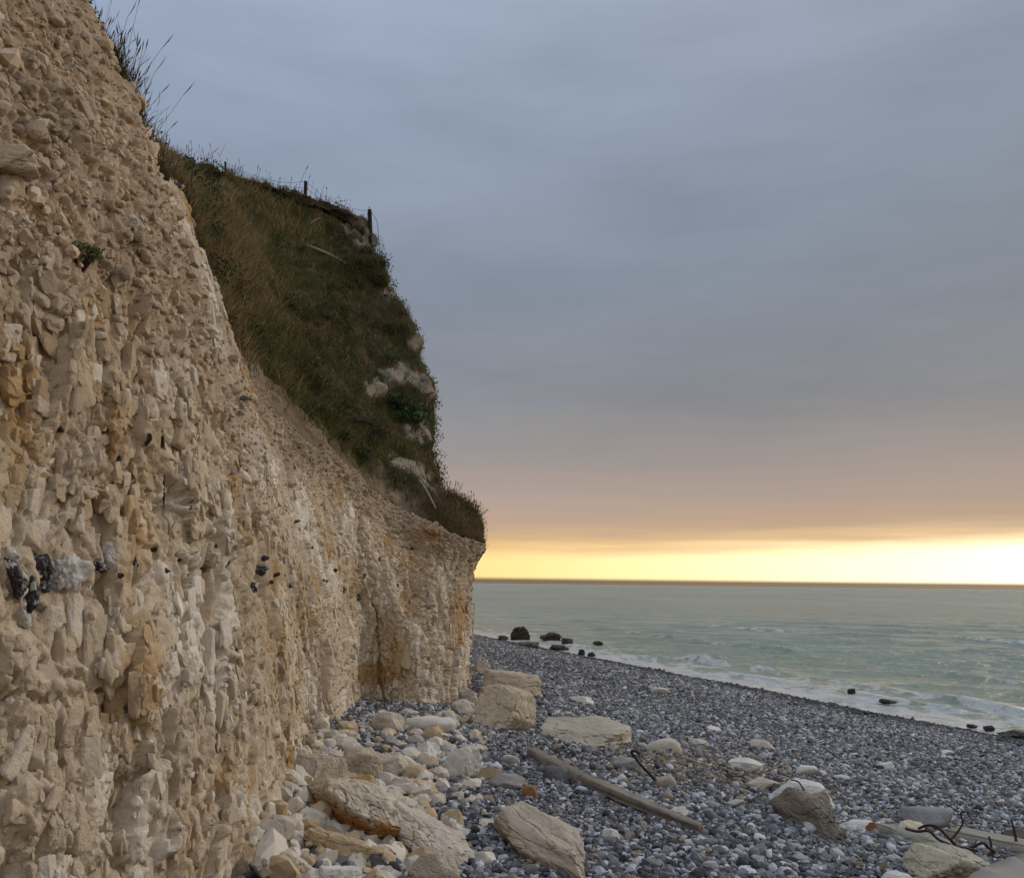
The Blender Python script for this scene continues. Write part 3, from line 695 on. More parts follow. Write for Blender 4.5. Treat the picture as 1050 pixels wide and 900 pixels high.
def rock(name, box, label, cat="rock", col=CREAM, stain=None, dr=.8, seed=0, ang=14, rough=.05, planes=16, sub=5, yaw=0, tilt=(0, 0), mat=None, group=None, plane=None, low=.25, smooth=True, layers=0, hmul=1.0):
    x0, y0, x1, y1 = box; xc = (x0 + x1) / 2
    g_ = hit(xc, min(y1, 1000) - .10 * (y1 - y0), plane=plane); d = depth_of(g_)
    wdt = (x1 - x0) * d / F; dep = wdt * dr
    down = max(.03, -g_[2] / d)
    hgt = max((y1 - y0) * d / F - dep * down * .75, low * wdt * .6) * hmul
    v, f, n, n2 = rock_verts(seed + 1000, sub, ang, planes, rough)
    hm = hgt * 1.35
    v = v * np.array([wdt / 2, dep / 2, hm / 2])
    if layers:
        v[:, :2] *= (1 + .05 * np.sin(v[:, 2:3] / hm * layers * 6.28 + n[:, None] * 2))
    tz, ty = tilt
    Rm = np.array(Matrix.Rotation(yaw, 3, 'Z') @ Matrix.Rotation(ty, 3, 'Y') @ Matrix.Rotation(tz, 3, 'X'))
    v = v @ Rm.T
    ex = v.max(0) - v.min(0)
    if tz or ty or yaw: v[:, 0] *= wdt / ex[0]
    v[:, 2] -= v[:, 2].min() + hm * .31
    c = np.repeat(np.array([col]), len(v), 0) * (1 + .16 * n + .10 * n2)[:, None]
    if stain is not None:
        sc_, amt, bias = stain
        c = blend(c, np.array(sc_), sstep(.15, .6, n * .8 + n2 * .5 + bias - 1.4 * v[:, 2] / hm) * amt)
    fw = np.array([g_[0], g_[1]]); fw /= np.linalg.norm(fw)
    ctr = np.array([g_[0] + fw[0] * dep * .38, g_[1] + fw[1] * dep * .38])
    zb = float(beach_z(ctr[0], ctr[1])) if plane is None else plane
    o = obj(name, mesh_np(name, v, [f], np.clip(c, .01, .9), mat or M_ROCK, smooth and ang <= 8), loc=(ctr[0], ctr[1], zb))
    tag(o, label, cat, group)
    return o
def slab(name, A, B, wid, hgt, label, cat, col, stain=None, seed=0, ang=14, rough=.05, sink=.25, roll=0.0, pitch=0.0, group=None, layers=0, sub=6, mat=None):
    a_, b_ = hit(*A), hit(*B); c_ = (a_ + b_) / 2; L_ = np.linalg.norm(b_ - a_)
    v, f, n, n2 = rock_verts(seed + 1000, sub, ang, 13, rough)
    v = v * np.array([L_ / 2, wid / 2, hgt / 2])
    if layers:
        lay = np.floor(v[:, 2] / hgt * layers + .4 * n); v[:, :2] *= (1 + .09 * (hsh(lay.astype(np.int64), 0 * lay.astype(np.int64), 0 * lay.astype(np.int64), seed) - .6))[:, None]
    Rm = np.array(Matrix.Rotation(math.atan2(b_[1] - a_[1], b_[0] - a_[0]), 3, 'Z') @ Matrix.Rotation(-math.atan2(b_[2] - a_[2], L_) + pitch, 3, 'Y') @ Matrix.Rotation(roll, 3, 'X'))
    zl = v[:, 2].copy(); v = v @ Rm.T; v[:, 2] += hgt * (.5 - sink)
    c = np.repeat(np.array([col]), len(v), 0) * (1 + .2 * n + .14 * n2)[:, None]
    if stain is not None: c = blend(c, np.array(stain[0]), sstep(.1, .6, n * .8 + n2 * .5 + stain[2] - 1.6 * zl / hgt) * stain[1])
    o = obj(name, mesh_np(name, v, [f], np.clip(c, .01, .9), mat or M_ROCK, ang <= 8), loc=c_)
    return tag(o, label, cat, group)
GS = "pale stones scattered over the shingle"; GF = "chalk blocks fallen at the cliff foot"; GH = "chalk blocks below the headland"; GW = "dark rocks along the waterline"; GD = "rocks and rubble at the lower right"
# foreground
rock("stone", (414, 732, 468, 753), "smooth oval white stone lying flat below the cliff", "stone", WHITE, None, .6, 5, 3.2, .02, 10, 5, .1, group=GF)
rock("rock", (452, 762, 496, 802), "split white rock with an orange underside beside the oval white stone", "rock", WHITE, (OCH, .9, .12), .8, 8, 18, .06, 12, 5, group=GF)
rock("rock", (380, 728, 414, 752), "low cream block left of the oval white stone", "rock", CREAM, None, .8, 12, 14, group=GF)
rock("rock", (418, 758, 456, 782), "flat white flake between the split rock and the cliff", "rock", WHITE, None, .8, 14, 14, group=GF)
rock("rock", (346, 764, 392, 806), "upright cream chalk block with vertical grooves against the cliff foot", "rock", TAN, None, .9, 15, 18, .07, group=GF)
rock("rock", (384, 770, 420, 800), "cream chalk block wedged right of the grooved block", "rock", CREAM, None, .9, 17, 16, .06, group=GF)
rock("rock", (352, 792, 388, 816), "small ochre block under the grooved chalk block", "rock", (.42, .25, .10), None, .8, 18, 16, group=GF)
rock("rock", (378, 798, 398, 822), "small white rock on the shingle beside the ochre block", "rock", WHITE, None, .8, 19, 14, sub=4, group=GF)
rock("rock", (398, 796, 424, 816), "flat cream chunk beside dark pebbles under the grooved block", "rock", CREAM, None, .8, 20, 14, sub=4, group=GF)
rock("boulder", (294, 764, 356, 826), "square tan chalk boulder leaning on the cliff foot", "boulder", TAN, (OCH, .6, -.1), .9, 22, 16, .06, 12, 6, group=GF)
rock("rock", (418, 868, 472, 912), "rounded tan rock at the bottom edge below the rough boulder", "rock", TAN, None, .8, 27, 9, .05, group=GF)
rock("rock", (262, 868, 320, 915), "cream chalk block beside the near cliff foot at the bottom edge", "rock", CREAM, None, .8, 29, 12, .06, group=GF)
rock("rock", (318, 884, 372, 920), "low pale chalk slab at the bottom edge beside dark flints", "rock", WHITE, None, .8, 30, 12, .05, group=GF)
rock("flint_nodule", (370, 872, 398, 900), "dark grey flint nodule lying below the orange stained boulder", "flint", (.055, .055, .06), None, .8, 31, 5, .10, 9, 5, mat=M_FLINT)
rock("flint_nodule", (392, 882, 412, 904), "black and white broken flint beside the grey flint nodule", "flint", (.03, .03, .034), None, .8, 33, 8, .10, 9, 5, mat=M_FLINT)
# headland
rock("boulder", (490, 685, 556, 716), "flat topped chalk block standing at the headland corner", "boulder", (.44, .375, .28), (OCH, .5, -.2), .8, 41, 20, .05, 11, 5, .15, group=GH)
rock("boulder", (484, 706, 552, 754), "sloping chalk boulder below the headland corner", "boulder", (.42, .36, .26), None, .9, 42, 16, .06, 10, 6, -.2, (0, .35), group=GH)
rock("rock", (486, 676, 504, 692), "small chalk rock tucked behind the headland corner", "rock", CREAM, None, .8, 45, 14, sub=4, group=GH)
rock("rock", (492, 700, 538, 726), "cracked chalk block under the flat topped block", "rock", (.42, .33, .22), None, .8, 46, 16, .06, group=GH)
rock("rock", (466, 704, 492, 724), "chalk chunk against the headland foot", "rock", TAN, None, .8, 47, 16, sub=4, group=GH)
rock("rock", (462, 716, 488, 734), "small cream block in the shingle under the headland", "rock", CREAM, None, .8, 48, 16, sub=4, group=GH)
slab("boulder", (506, 846), (612, 908), .56, .42, "large tan chalk boulder lying in the shingle in front of the driftwood beam", "boulder", TAN, ((.33, .22, .13), .5, .1), 3, 14, .05, .3, -.30, .05)
slab("boulder", (560, 742), (628, 768), 1.55, .46, "broad layered chalk slab out on the shingle beyond the headland boulders", "boulder", (.385, .345, .265), None, 44, 14, .05, .45, .06, .05, GH, 4)
slab("boulder", (318, 826), (398, 872), .62, .52, "big cream boulder stained deep orange at its base", "boulder", (.47, .41, .32), ((.36, .17, .045), .95, .42), 23, 12, .07, .25, -.25, 0, GF)
slab("boulder", (404, 850), (472, 892), .50, .34, "rough cream boulder nearest the camera at the cliff foot", "boulder", CREAM, None, 25, 14, .08, .3, -.2, .05, GF)
slab("rock", (312, 868), (388, 898), .30, .24, "orange brown chalk ledge lying below the orange stained boulder", "rock", (.43, .33, .20), ((.36, .19, .06), .8, .1), 28, 14, .08, .25, -.2, 0, GF)
slab("boulder", (796, 832), (870, 866), .36, .50, "brown conglomerate boulder leaning down in front of the pale topped one", "boulder", (.20, .17, .13), ((.075, .04, .028), .9, .05), 91, 12, .07, .3, -.2, .0, "rocks and rubble at the lower right")
slab("rock", (896, 852), (1000, 880), .42, .20, "long greenish grey slab under the cream rock", "rock", (.27, .26, .21), None, 96, 14, .05, .4, 0, 0, "rocks and rubble at the lower right")
slab("rock", (946, 872), (1012, 896), .55, .24, "pale sloping slab under the rusty rods", "rock", (.38, .35, .28), None, 98, 14, .06, .4, -.2, 0, "rocks and rubble at the lower right")
slab("boulder", (922, 884), (990, 912), .42, .34, "yellowish boulder with a dark hole at the bottom edge", "boulder", (.42, .375, .27), ((.05, .045, .04), .9, -.75), 97, 7.5, .09, .3, -.1, 0, "rocks and rubble at the lower right")  # the hole is only shade painted dark into the lower colour
# stones on the shingle
S = [
 ((586, 713, 612, 723), "flat pale stone just behind the layered slab", WHITE), ((660, 756, 702, 774), "long flat pale stone behind the hooked iron rod", CREAM),
 ((706, 756, 726, 766), "small pale stone right of the long flat stone", CREAM), ((766, 757, 795, 770), "oval cream stone alone in the upper shingle", CREAM),
 ((746, 775, 782, 792), "cream stone with a notched lower edge", WHITE), ((811, 783, 838, 796), "oval pale stone right of the notched stone", WHITE),
 ((504, 792, 538, 812), "grey tan rock behind the big tan boulder", GREY), ((516, 773, 534, 786), "small white stone left of the driftwood end", WHITE),
 ((624, 774, 656, 792), "grey white stone left of the hooked iron rod", GREY), ((674, 794, 694, 810), "tan block right of the foot of the hooked rod", TAN),
 ((899, 780, 918, 791), "small pale stone alone towards the water", WHITE), ((667, 704, 686, 712), "thin pale flake far up the shingle", WHITE),
 ((764, 796, 802, 812), "long tan stone beside the pale topped boulder", TAN), ((854, 793, 872, 800), "little flat white stone behind the pale topped boulder", WHITE),
 ((616, 848, 636, 864), "white pebble in front of the driftwood beam", WHITE), ((556, 784, 588, 804), "rounded grey cobble against the driftwood beam", (.13, .13, .135)),
 ((484, 870, 512, 890), "white cobble left of the big tan boulder", WHITE), ((722, 743, 740, 751), "thin white stone above the oval cream stone", WHITE),
 ((960, 768, 978, 774), "tiny pale stone close to the water", WHITE), ((536, 804, 552, 820), "small orange brown stone under the driftwood", (.33, .19, .08)),
 ((470, 862, 484, 874), "brown cobble left of the white cobble", (.30, .2, .11)), ((745, 818, 764, 828), "cream pebble behind the driftwood tip", CREAM),
 ((688, 826, 706, 840), "pale pebble above the middle of the driftwood", WHITE), ((655, 818, 672, 830), "grey white pebble beside the driftwood", GREY),
]
for i, (b, lab, c) in enumerate(S):
    rock("stone", b, lab, "stone", c, None, .7, 60 + i, 6 if i % 2 else 10, .04, 12, 4, (i * .7) % 1.2 - .6, group=GS)
# lower right rubble
rock("boulder", (790, 796, 856, 832), "pale topped boulder with a bent iron rod over it", "boulder", WHITE, None, .8, 90, 10, .05, 12, 5, -.2, group=GD)
rock("rock", (858, 836, 898, 856), "flat white rock right of the brown boulder", "rock", WHITE, None, .8, 92, 12, group=GD)
rock("rock", (886, 842, 902, 860), "rust brown lump beside the flat white rock", "rock", (.20, .10, .05), None, .8, 93, 10, sub=4, group=GD)
rock("boulder", (924, 822, 976, 850), "smooth grey boulder behind the rusty rods", "boulder", GREY, None, .8, 94, 7, .03, 11, 5, group=GD)
rock("rock", (912, 838, 948, 862), "cream rock in front of the smooth grey boulder", "rock", (.50, .44, .32), None, .8, 95, 10, group=GD)
rock("rock", (902, 892, 940, 915), "white rock at the bottom edge left of the yellowish boulder", "rock", WHITE, None, .8, 99, 10, group=GD)
rock("rock", (1026, 846, 1062, 864), "dark brown rock beyond the concrete beam", "rock", (.10, .085, .07), None, .8, 100, 12, group=GD)
# rocks in the water
for i, (b, lab, c) in enumerate([
 ((523, 639, 545, 657), "tallest dark weedy rock at the far waterline", (.05, .045, .028)), ((553, 646, 576, 658), "rounded dark rock in the shallows right of the tallest one", (.06, .055, .04)),
 ((575, 652, 588, 661), "jagged dark rock right of the rounded one", (.045, .043, .03)), ((563, 659, 584, 666), "low brown rock slab in front of the rounded dark rock", (.08, .07, .045)),
 ((524, 655, 556, 668), "broad low weedy rock at the foot of the tallest one", (.11, .09, .06)), ((592, 664, 600, 672), "small black rock at the water's edge", (.03, .03, .03)),
 ((602, 667, 611, 673), "small black block right of the other small black rock", (.03, .03, .03)), ((607, 656, 619, 661), "low dark rock awash beyond the small black block", (.07, .06, .05)),
 ((869, 704, 878, 711), "dark square rock standing in the shallow foam", (.04, .04, .035)), ((901, 715, 919, 721), "long flat black rock awash in the foam", (.04, .04, .035)),
 ((990, 741, 1003, 746), "thin black rock in the foam at right", (.03, .03, .03)), ((1008, 742, 1020, 749), "small lumpy black rock near the broad dark rock", (.035, .033, .03)),
 ((1022, 745, 1062, 758), "broad dark weedy rock at the right edge of the foam", (.05, .044, .036)), ((510, 650, 522, 656), "small dark rock left of the tallest one", (.09, .08, .065))]):
    rock("sea_rock", b, lab, "rock", c, None, .8, 120 + i, 13, .16, 12, 5, mat=M_SEAROCK, group=GW, plane=SEA + .05, low=.3, hmul=.8)

# ------------------------------------------------------------------ flints set in the chalk, dark lumps as crack and hole shade, a root (parts of the cliff)
def flint(px, py, wpx, hpx, c, seed, name="flint_nodule", rot=0.0, deep=.6, label=None, ang=7):
    r = on_cliff(px, py)
    if r is None: return
    p, n = r; d = depth_of(p)
    v, f, n1_, n2_ = rock_verts(seed + 400, 5, ang, 10, .09)
    v = v * (1 + .30 * fbm(v * 1.9 + seed * 3.1, 2, 33) + .04 * vnoise(v * 5 + seed, 35))[:, None]
    sx, sy = wpx * d / F / 2, hpx * d / F / 2
    v = v * np.array([sx, sy, min(sx, sy) * deep * 1.3])
    cr_, sr_ = math.cos(rot), math.sin(rot)
    A = np.stack([r_v * cr_ + u_v * sr_, -r_v * sr_ + u_v * cr_, -f_v], 0)
    v = v @ A + p + f_v * min(sx, sy) * deep * .35
    cc = np.repeat(np.array([c]), len(v), 0) * (1 + .25 * n1_ + .15 * n2_)[:, None]
    if c[0] < .1 and wpx > 9: cc = blend(cc, np.array([.42, .41, .39]), sstep(.22, .34, n1_ + .3 * n2_))
    o = obj(name, mesh_np(name, v, [f], np.clip(cc, .006, .8), M_FLINT if c[0] < .2 else M_ROCK), cliff)
    if label: o["label"] = label
for k in FLINTS_AND_SHADE:
    nm = list(k)
    if nm[4][0] > .2 and len(nm) > 6 or nm[4][0] > .25:
        if len(nm) > 6: nm[6] = "flint_cortex"
        else: nm.append("flint_cortex")
    if k[5] in (50, 51, 53): nm = list(k[:6]) + ["chalk_block"]
    flint(*nm)

# ------------------------------------------------------------------ loose rubble on the crumbled slopes and ledges
def scatter(name, pts, sizes, cols, mat, sub=1, flat=.7, label=None, cat=None, smooth=False, variants=24, ang=9, nrm_up=None):
    vs = []
    for k in range(variants):
        v, f, _, _ = rock_verts(5000 + k * 3 + sub, sub, ang, 9, .05); vs.append(v)
    vs = np.array(vs); n = len(pts); k = RNG.integers(0, variants, n)
    B = vs[k] * np.array([1, .8, flat]) * (.7 + .6 * RNG.random((n, 1, 3)))
    a = RNG.uniform(0, 2 * np.pi, n); b = RNG.normal(0, .35, n); c = RNG.normal(0, .35, n)
    ca, sa = np.cos(a), np.sin(a)
    y = B[..., 1] * np.cos(b)[:, None] - B[..., 2] * np.sin(b)[:, None]; z = B[..., 1] * np.sin(b)[:, None] + B[..., 2] * np.cos(b)[:, None]
    x = B[..., 0] * np.cos(c)[:, None] + z * np.sin(c)[:, None]; z = -B[..., 0] * np.sin(c)[:, None] + z * np.cos(c)[:, None]
    B = np.stack([x * ca[:, None] - y * sa[:, None], x * sa[:, None] + y * ca[:, None], z], -1) * sizes[:, None, None]
    V_ = (B + pts[:, None]).reshape(-1, 3); nv = vs.shape[1]
    Fc = (f[None] + (np.arange(n) * nv)[:, None, None]).reshape(-1, 3)
    return mesh_np(name, V_, [Fc], np.repeat(cols, nv, 0), mat, smooth)
wgt = (SCREE * 1.0 + LIP * .55 + .02)[:, :] * (G[..., 1] > 3) * (G[..., 1] < 19.3) * (np.repeat(t_s[None], NS, 0) < 1.0)
cell = np.linalg.norm(np.cross(np.gradient(G, axis=0), np.gradient(G, axis=1)), axis=-1)
pr = (wgt * cell).ravel(); pr /= pr.sum()
n = 9000; idx = RNG.choice(pr.size, n, p=pr)
pts = V[idx] + nrm.reshape(-1, 3)[idx] * .004; sizes = np.clip(RNG.lognormal(-4.05, .55, n), .008, .09)
cc = CC.reshape(-1, 3)[idx] * RNG.uniform(.85, 1.25, (n, 1)) + RNG.uniform(0, .05, (n, 1))
o = obj("chalk_rubble", scatter("chalk_rubble", pts, sizes, np.clip(cc, 0, .75), M_RUB, 2, .75))
tag(o, "loose buff chalk rubble lying on the crumbled slope of the cliff", "rubble", kind="stuff")
# rubble at the foot
n = 2000; px = RNG.uniform(255, 500, n); py = 700 + RNG.beta(1.6, 1.6, n) * 215
keep = py > 740 - (px - 360) * .15; px, py = px[keep], py[keep]
keep = RNG.random(len(px)) < np.exp(-np.maximum(px - (300 + (900 - py) * .55) - 90, 0) / 40); px, py = px[keep], py[keep]
pts = np.array([hit(a, b) for a, b in zip(px, py)]); sizes = np.clip(RNG.lognormal(-2.9, .55, len(pts)), .02, .17)
wall_d = pts[:, 0] - np.interp(pts[:, 1], [t[0][1] for t in ST], [t[0][0] for t in ST])
pts[:, 2] += .28 * np.exp(-np.maximum(wall_d, 0) / .28) * RNG.random(len(pts))
cc = np.where(RNG.random((len(pts), 1)) < .3, np.array([.42, .32, .20]), np.array([.52, .47, .39])) * RNG.uniform(.8, 1.15, (len(pts), 1))
o = obj("chalk_rubble", scatter("chalk_rubble_foot", pts, sizes, cc, M_RUB, 2, .75))
tag(o, "small broken chalk rubble strewn over the shingle at the cliff foot", "rubble", kind="stuff")

# ------------------------------------------------------------------ beach sheet and shingle
xs = np.concatenate([np.linspace(-60, -8, 30)[:-1], np.linspace(-8, 22, 300), np.linspace(22, 70, 30)[1:]])
ys = np.concatenate([np.linspace(-40, 2, 40)[:-1], np.linspace(2, 75, 420), np.linspace(75, 260, 40)[1:]])
X, Y = np.meshgrid(xs, ys, indexing='ij'); Z = beach_z(X, Y)
bf = np.stack([X, Y, Z], -1).reshape(-1, 3); s_ = shore(bf[:, 0], bf[:, 1])
bcol = np.repeat(np.array([[.085, .083, .085]]), len(bf), 0) * (1 + .25 * fbm(bf * .8, 3, 400))[:, None]
sand = np.exp(-((bf[:, 0] - hit(725, 785)[0]) ** 2 / 1.6 + (bf[:, 1] - hit(725, 785)[1]) ** 2 / 2.5))
bcol = blend(bcol, np.array([.20, .165, .12]), sand * .9)
bcol = blend(bcol, np.array([.035, .035, .036]), sstep(19.2, 20.8, s_ + .5 * vnoise(bf * .8, 402)))
M_BEACH = surf_mat("shingle_ground", .85, .5, 9.0, ((30, .02, 1.0), (12, .03, 1.0)), spec=.25, vor=(14, .05))
beach = obj("beach", mesh_np("beach", bf, [grid_faces(len(xs), len(ys))], np.clip(bcol, .01, .5), M_BEACH))
tag(beach, "blue grey shingle bank sloping down from the cliff to the sea", "beach", kind="structure")
def toe_x(y):
    ty = np.array([t[0][1] for t in ST]); tx = np.array([t[0][0] for t in ST]); return np.interp(y, ty, tx)
def proj(p):
    d = p @ f_v; return 525 + F * (p @ r_v) / d, 450 - F * (p @ u_v) / d, d
def pebbles(y0, y1, step, r_mean, sub, name):
    y = np.arange(y0, y1, step); x = np.arange(-4, 24, step)
    Xp, Yp = np.meshgrid(x, y); Xp = Xp.ravel() + RNG.uniform(-.5, .5, Xp.size) * step; Yp = Yp.ravel() + RNG.uniform(-.5, .5, Yp.size) * step
    p = np.stack([Xp, Yp, np.zeros_like(Xp)], -1)
    s = shore(Xp, Yp)
    ppx = 525 + F * Xp / Yp
    k = (Xp > toe_x(Yp) - .3) & (s < 21.2) & (ppx > 180) & (ppx < 1140); p = p[k]; s = s[k]
    sd_ = np.exp(-((p[:, 0] - hit(725, 785)[0]) ** 2 / 1.6 + (p[:, 1] - hit(725, 785)[1]) ** 2 / 2.5))
    k = RNG.random(len(p)) > sd_ * .45; p = p[k]; s = s[k]; sd_ = sd_[k]
    n = len(p)
    r = r_mean * np.clip(RNG.lognormal(-.08, .42, n), .42, 2.7)
    r *= 1 + .25 * vnoise(p * .9, 411)
    p[:, 2] = beach_z(p[:, 0], p[:, 1]) + r * RNG.uniform(.05, .55, n)
    tone = RNG.random(n); lum = np.clip(RNG.lognormal(-2.0, .55, n), .03, .45)
    c = lum[:, None] * np.array([.95, .99, 1.055])
    m = tone < .13; c[m] = (np.array([.42, .42, .42]) * RNG.uniform(.75, 1.3, (m.sum(), 1)))
    m = (tone > .13) & (tone < .20 + 0 * sd_); c[m] = np.array([.22, .17, .12]) * RNG.uniform(.6, 1.4, (m.sum(), 1))
    m = (tone > .20) & (tone < .30); c[m] = np.array([.045, .048, .058]) * RNG.uniform(.6, 1.2, (m.sum(), 1))
    m = RNG.random(n) < sd_ * .6; c[m] = np.array([.24, .195, .14]) * RNG.uniform(.7, 1.25, (m.sum(), 1))
    wet = sstep(19.4, 20.6, s + .4 * vnoise(p * .8, 402)); c *= (1 - .62 * wet)[:, None]
    return p, r, np.clip(c, .01, .6)
PB = [pebbles(4.3, 9.0, .044, .026, 3, ""), pebbles(9.0, 15, .044, .0255, 2, ""), pebbles(15, 28, .048, .0255, 1, ""), pebbles(28, 75, .070, .031, 1, "")]
for i, (sub, (p, r, c)) in enumerate(zip((2, 2, 1, 1), PB)):
    v_ = scatter("shingle", p, r, c, M_PEB, sub, .62, smooth=i > 0, variants=48, ang=7.5)
    o = obj("shingle", v_)
    tag(o, ("rounded blue grey flint shingle nearest the camera", "blue grey flint shingle around the driftwood beam", "fine grey shingle beyond the driftwood beam", "distant grey shingle running to the far waterline")[i], "shingle", kind="stuff")

# ------------------------------------------------------------------ sea
kk = np.concatenate([np.linspace(260, 4, 700), np.geomspace(4, .05, 60)[1:]])
dist_r = -SEA * F / kk
azr = np.concatenate([np.linspace(-1.3, -.12, 40)[:-1], np.linspace(-.12, .62, 620), np.linspace(.62, 1.45, 60)[1:]])
Dm, Am = np.meshgrid(dist_r, azr, indexing='ij')
X, Y = Dm * np.sin(Am), Dm * np.cos(Am)
sf = np.stack([X, Y, np.zeros_like(X)], -1).reshape(-1, 3); Df = Dm.ravel()
s_ = shore(sf[:, 0], sf[:, 1]); along = -NB[1] * sf[:, 0] + NB[0] * sf[:, 1]
cell_d = np.gradient(dist_r); cell_d = np.repeat(cell_d[:, None], len(azr), 1).ravel()
zsea = np.zeros(len(sf))
p2 = sf * np.array([1, 1, 1])
w1 = fbm(np.stack([sf[:, 0] * .05, sf[:, 1] * .05, 0 * s_], -1), 3, 500) * 5; w2 = fbm(np.stack([sf[:, 0] * .35, sf[:, 1] * .35, 0 * s_], -1), 3, 503)
deep = sstep(20.5, 30, s_)
for (wl, a, ang_, ph) in ((9.0, .07, -.75, 0), (5.2, .075, -.45, 1.3), (3.0, .065, -1.0, 2.2), (1.7, .05, -.6, .7), (1.0, .03, -.9, 4), (.6, .018, -.3, 2)):
    dx, dy = math.sin(ang_ + .9), math.cos(ang_ + .9)
    phs = (sf[:, 0] * dx + sf[:, 1] * dy + w1 * (wl / 9) * 1.2 + w2 * wl * .22) * 2 * np.pi / wl + ph
    fd = np.clip(1.5 - cell_d / wl * 3.5, 0, 1)
    zsea += a * fd * (1 - 2 * np.abs(np.sin(phs / 2)) ** 1.0 + .3) * (.25 + .75 * deep) * np.clip(.7 + .8 * w2 + .1 * w1, .1, 1.5)
# small breakers: ridges running with the shore, broken along their length
foam = np.zeros(len(sf))
for (s0, a, wd_, al0, al1, bow) in ((26.2, .22, .55, 14, 44, .8), (30.2, .28, .6, -10, 26, 1.2), (35.0, .25, .7, 38, 70, .8), (41, .25, .8, 2, 22, 1), (24.0, .10, .4, 0, 60, .6), (50, .25, .9, 60, 80, 1), (33, .2, .6, 24, 36, 1), (60, .22, 1, 35, 60, 1)):
    sc0 = s0 + bow * vnoise(np.stack([along * .12, 0 * along + s0, 0 * along], -1), 510) + .25 * vnoise(np.stack([along * .8, 0 * along + s0, 0 * along], -1), 511)
    q = (s_ - sc0); env = sstep(al0 - 3, al0 + 3, along) * sstep(al1 + 3, al1 - 3, along) * np.clip(.6 + .9 * vnoise(np.stack([along * .4, 0 * along + s0, 0 * along], -1), 512), 0, 1)
    zsea += a * env * np.exp(-np.where(q < 0, (q / (wd_ * .55)) ** 2, (q / (wd_ * 1.6)) ** 2))
    foam = np.maximum(foam, env * np.exp(-np.where(q < 0, (q / (wd_ * 1.3)) ** 2, (q / (wd_ * .5)) ** 2)) * 1.15)
lace = fbm(np.stack([sf[:, 0] * 1.1, sf[:, 1] * .55, 0 * s_], -1), 4, 520)
wash = sstep(33.5, 22.5, s_ + 1.6 * fbm(np.stack([sf[:, 0] * .25, sf[:, 1] * .12, 0 * s_], -1), 3, 525))
swash = sstep(24.6, 21.6, s_ + .5 * vnoise(sf * .5, 527))
ridge = 1 - np.abs(lace) * 2.6
foam = np.clip(foam * (.55 + .8 * lace) + wash * np.clip(ridge, 0, 1) * .75 + swash * (.75 + .3 * lace), 0, 1)
whitec = sstep(.62, .75, fbm(np.stack([sf[:, 0] * .22, sf[:, 1] * .22, 0 * s_], -1), 4, 530) + .25 * zsea) * sstep(26, 34, s_) * sstep(160, 60, s_)
foam = np.maximum(foam, whitec * .5)
sf[:, 2] = SEA + zsea
shallow = sstep(60, 22, s_)
wcol = blend(np.repeat(np.array([[.178, .232, .194]]), len(sf), 0), np.array([.24, .272, .205]), shallow)
wcol *= (1 + .22 * fbm(np.stack([sf[:, 0] * .04, sf[:, 1] * .012, 0 * s_], -1), 3, 540))[:, None]
sea_me = mesh_np("sea", sf, [grid_faces(len(dist_r), len(azr))], np.clip(wcol, 0, 1))
fa = sea_me.attributes.new("foam", 'FLOAT', 'POINT'); fa.data.foreach_set("value", foam.astype(np.float32))
m, t = mat_new("sea_water"); nd, lk = t.nodes, t.links
out = nd.new('ShaderNodeOutputMaterial'); b = nd.new('ShaderNodeBsdfPrincipled'); lk.new(b.outputs[0], out.inputs[0])
a = nd.new('ShaderNodeAttribute'); a.attribute_name = "Col"; af = nd.new('ShaderNodeAttribute'); af.attribute_name = "foam"
tcn = nd.new('ShaderNodeTexCoord')
def wnoise(scale, st, detail):
    mpn = nd.new('ShaderNodeMapping'); mpn.inputs['Scale'].default_value = st; lk.new(tcn.outputs['Object'], mpn.inputs[0])
    n_ = nd.new('ShaderNodeTexNoise'); n_.inputs['Scale'].default_value = scale; n_.inputs['Detail'].default_value = detail; lk.new(mpn.outputs[0], n_.inputs['Vector']); return n_.outputs[0]
fn = wnoise(3.0, (1, .7, 1), 8)
mm = nd.new('ShaderNodeMath'); mm.operation = 'MULTIPLY_ADD'; lk.new(fn, mm.inputs[0]); mm.inputs[1].default_value = 1.6; mm.inputs[2].default_value = -.8
m2 = nd.new('ShaderNodeMath'); m2.operation = 'ADD'; lk.new(mm.outputs[0], m2.inputs[0]); lk.new(af.outputs['Fac'], m2.inputs[1])
m3 = nd.new('ShaderNodeMapRange'); m3.inputs[1].default_value = .40; m3.inputs[2].default_value = .72; lk.new(m2.outputs[0], m3.inputs[0])
m4 = nd.new('ShaderNodeMath'); m4.operation = 'MULTIPLY'; lk.new(m3.outputs[0], m4.inputs[0])
m5 = nd.new('ShaderNodeMapRange'); m5.inputs[1].default_value = .02; m5.inputs[2].default_value = .25; lk.new(af.outputs['Fac'], m5.inputs[0]); lk.new(m5.outputs[0], m4.inputs[1])
mx = nd.new('ShaderNodeMix'); mx.data_type = 'RGBA'; lk.new(m4.outputs[0], mx.inputs[0]); lk.new(a.outputs['Color'], mx.inputs[6]); mx.inputs[7].default_value = (.47, .485, .465, 1)
lk.new(mx.outputs[2], b.inputs['Base Color'])
b.inputs['Roughness'].default_value = .24; b.inputs['IOR'].default_value = 1.33; b.inputs['Specular IOR Level'].default_value = .38
b1n = nd.new('ShaderNodeBump'); b1n.inputs['Strength'].default_value = 1; b1n.inputs['Distance'].default_value = .7; lk.new(wnoise(1.6, (.6, 1, 1), 6), b1n.inputs['Height'])
b2n = nd.new('ShaderNodeBump'); b2n.inputs['Strength'].default_value = 1; b2n.inputs['Distance'].default_value = 1.2; lk.new(wnoise(.12, (1, 1, 1), 4), b2n.inputs['Height']); lk.new(b1n.outputs[0], b2n.inputs['Normal'])
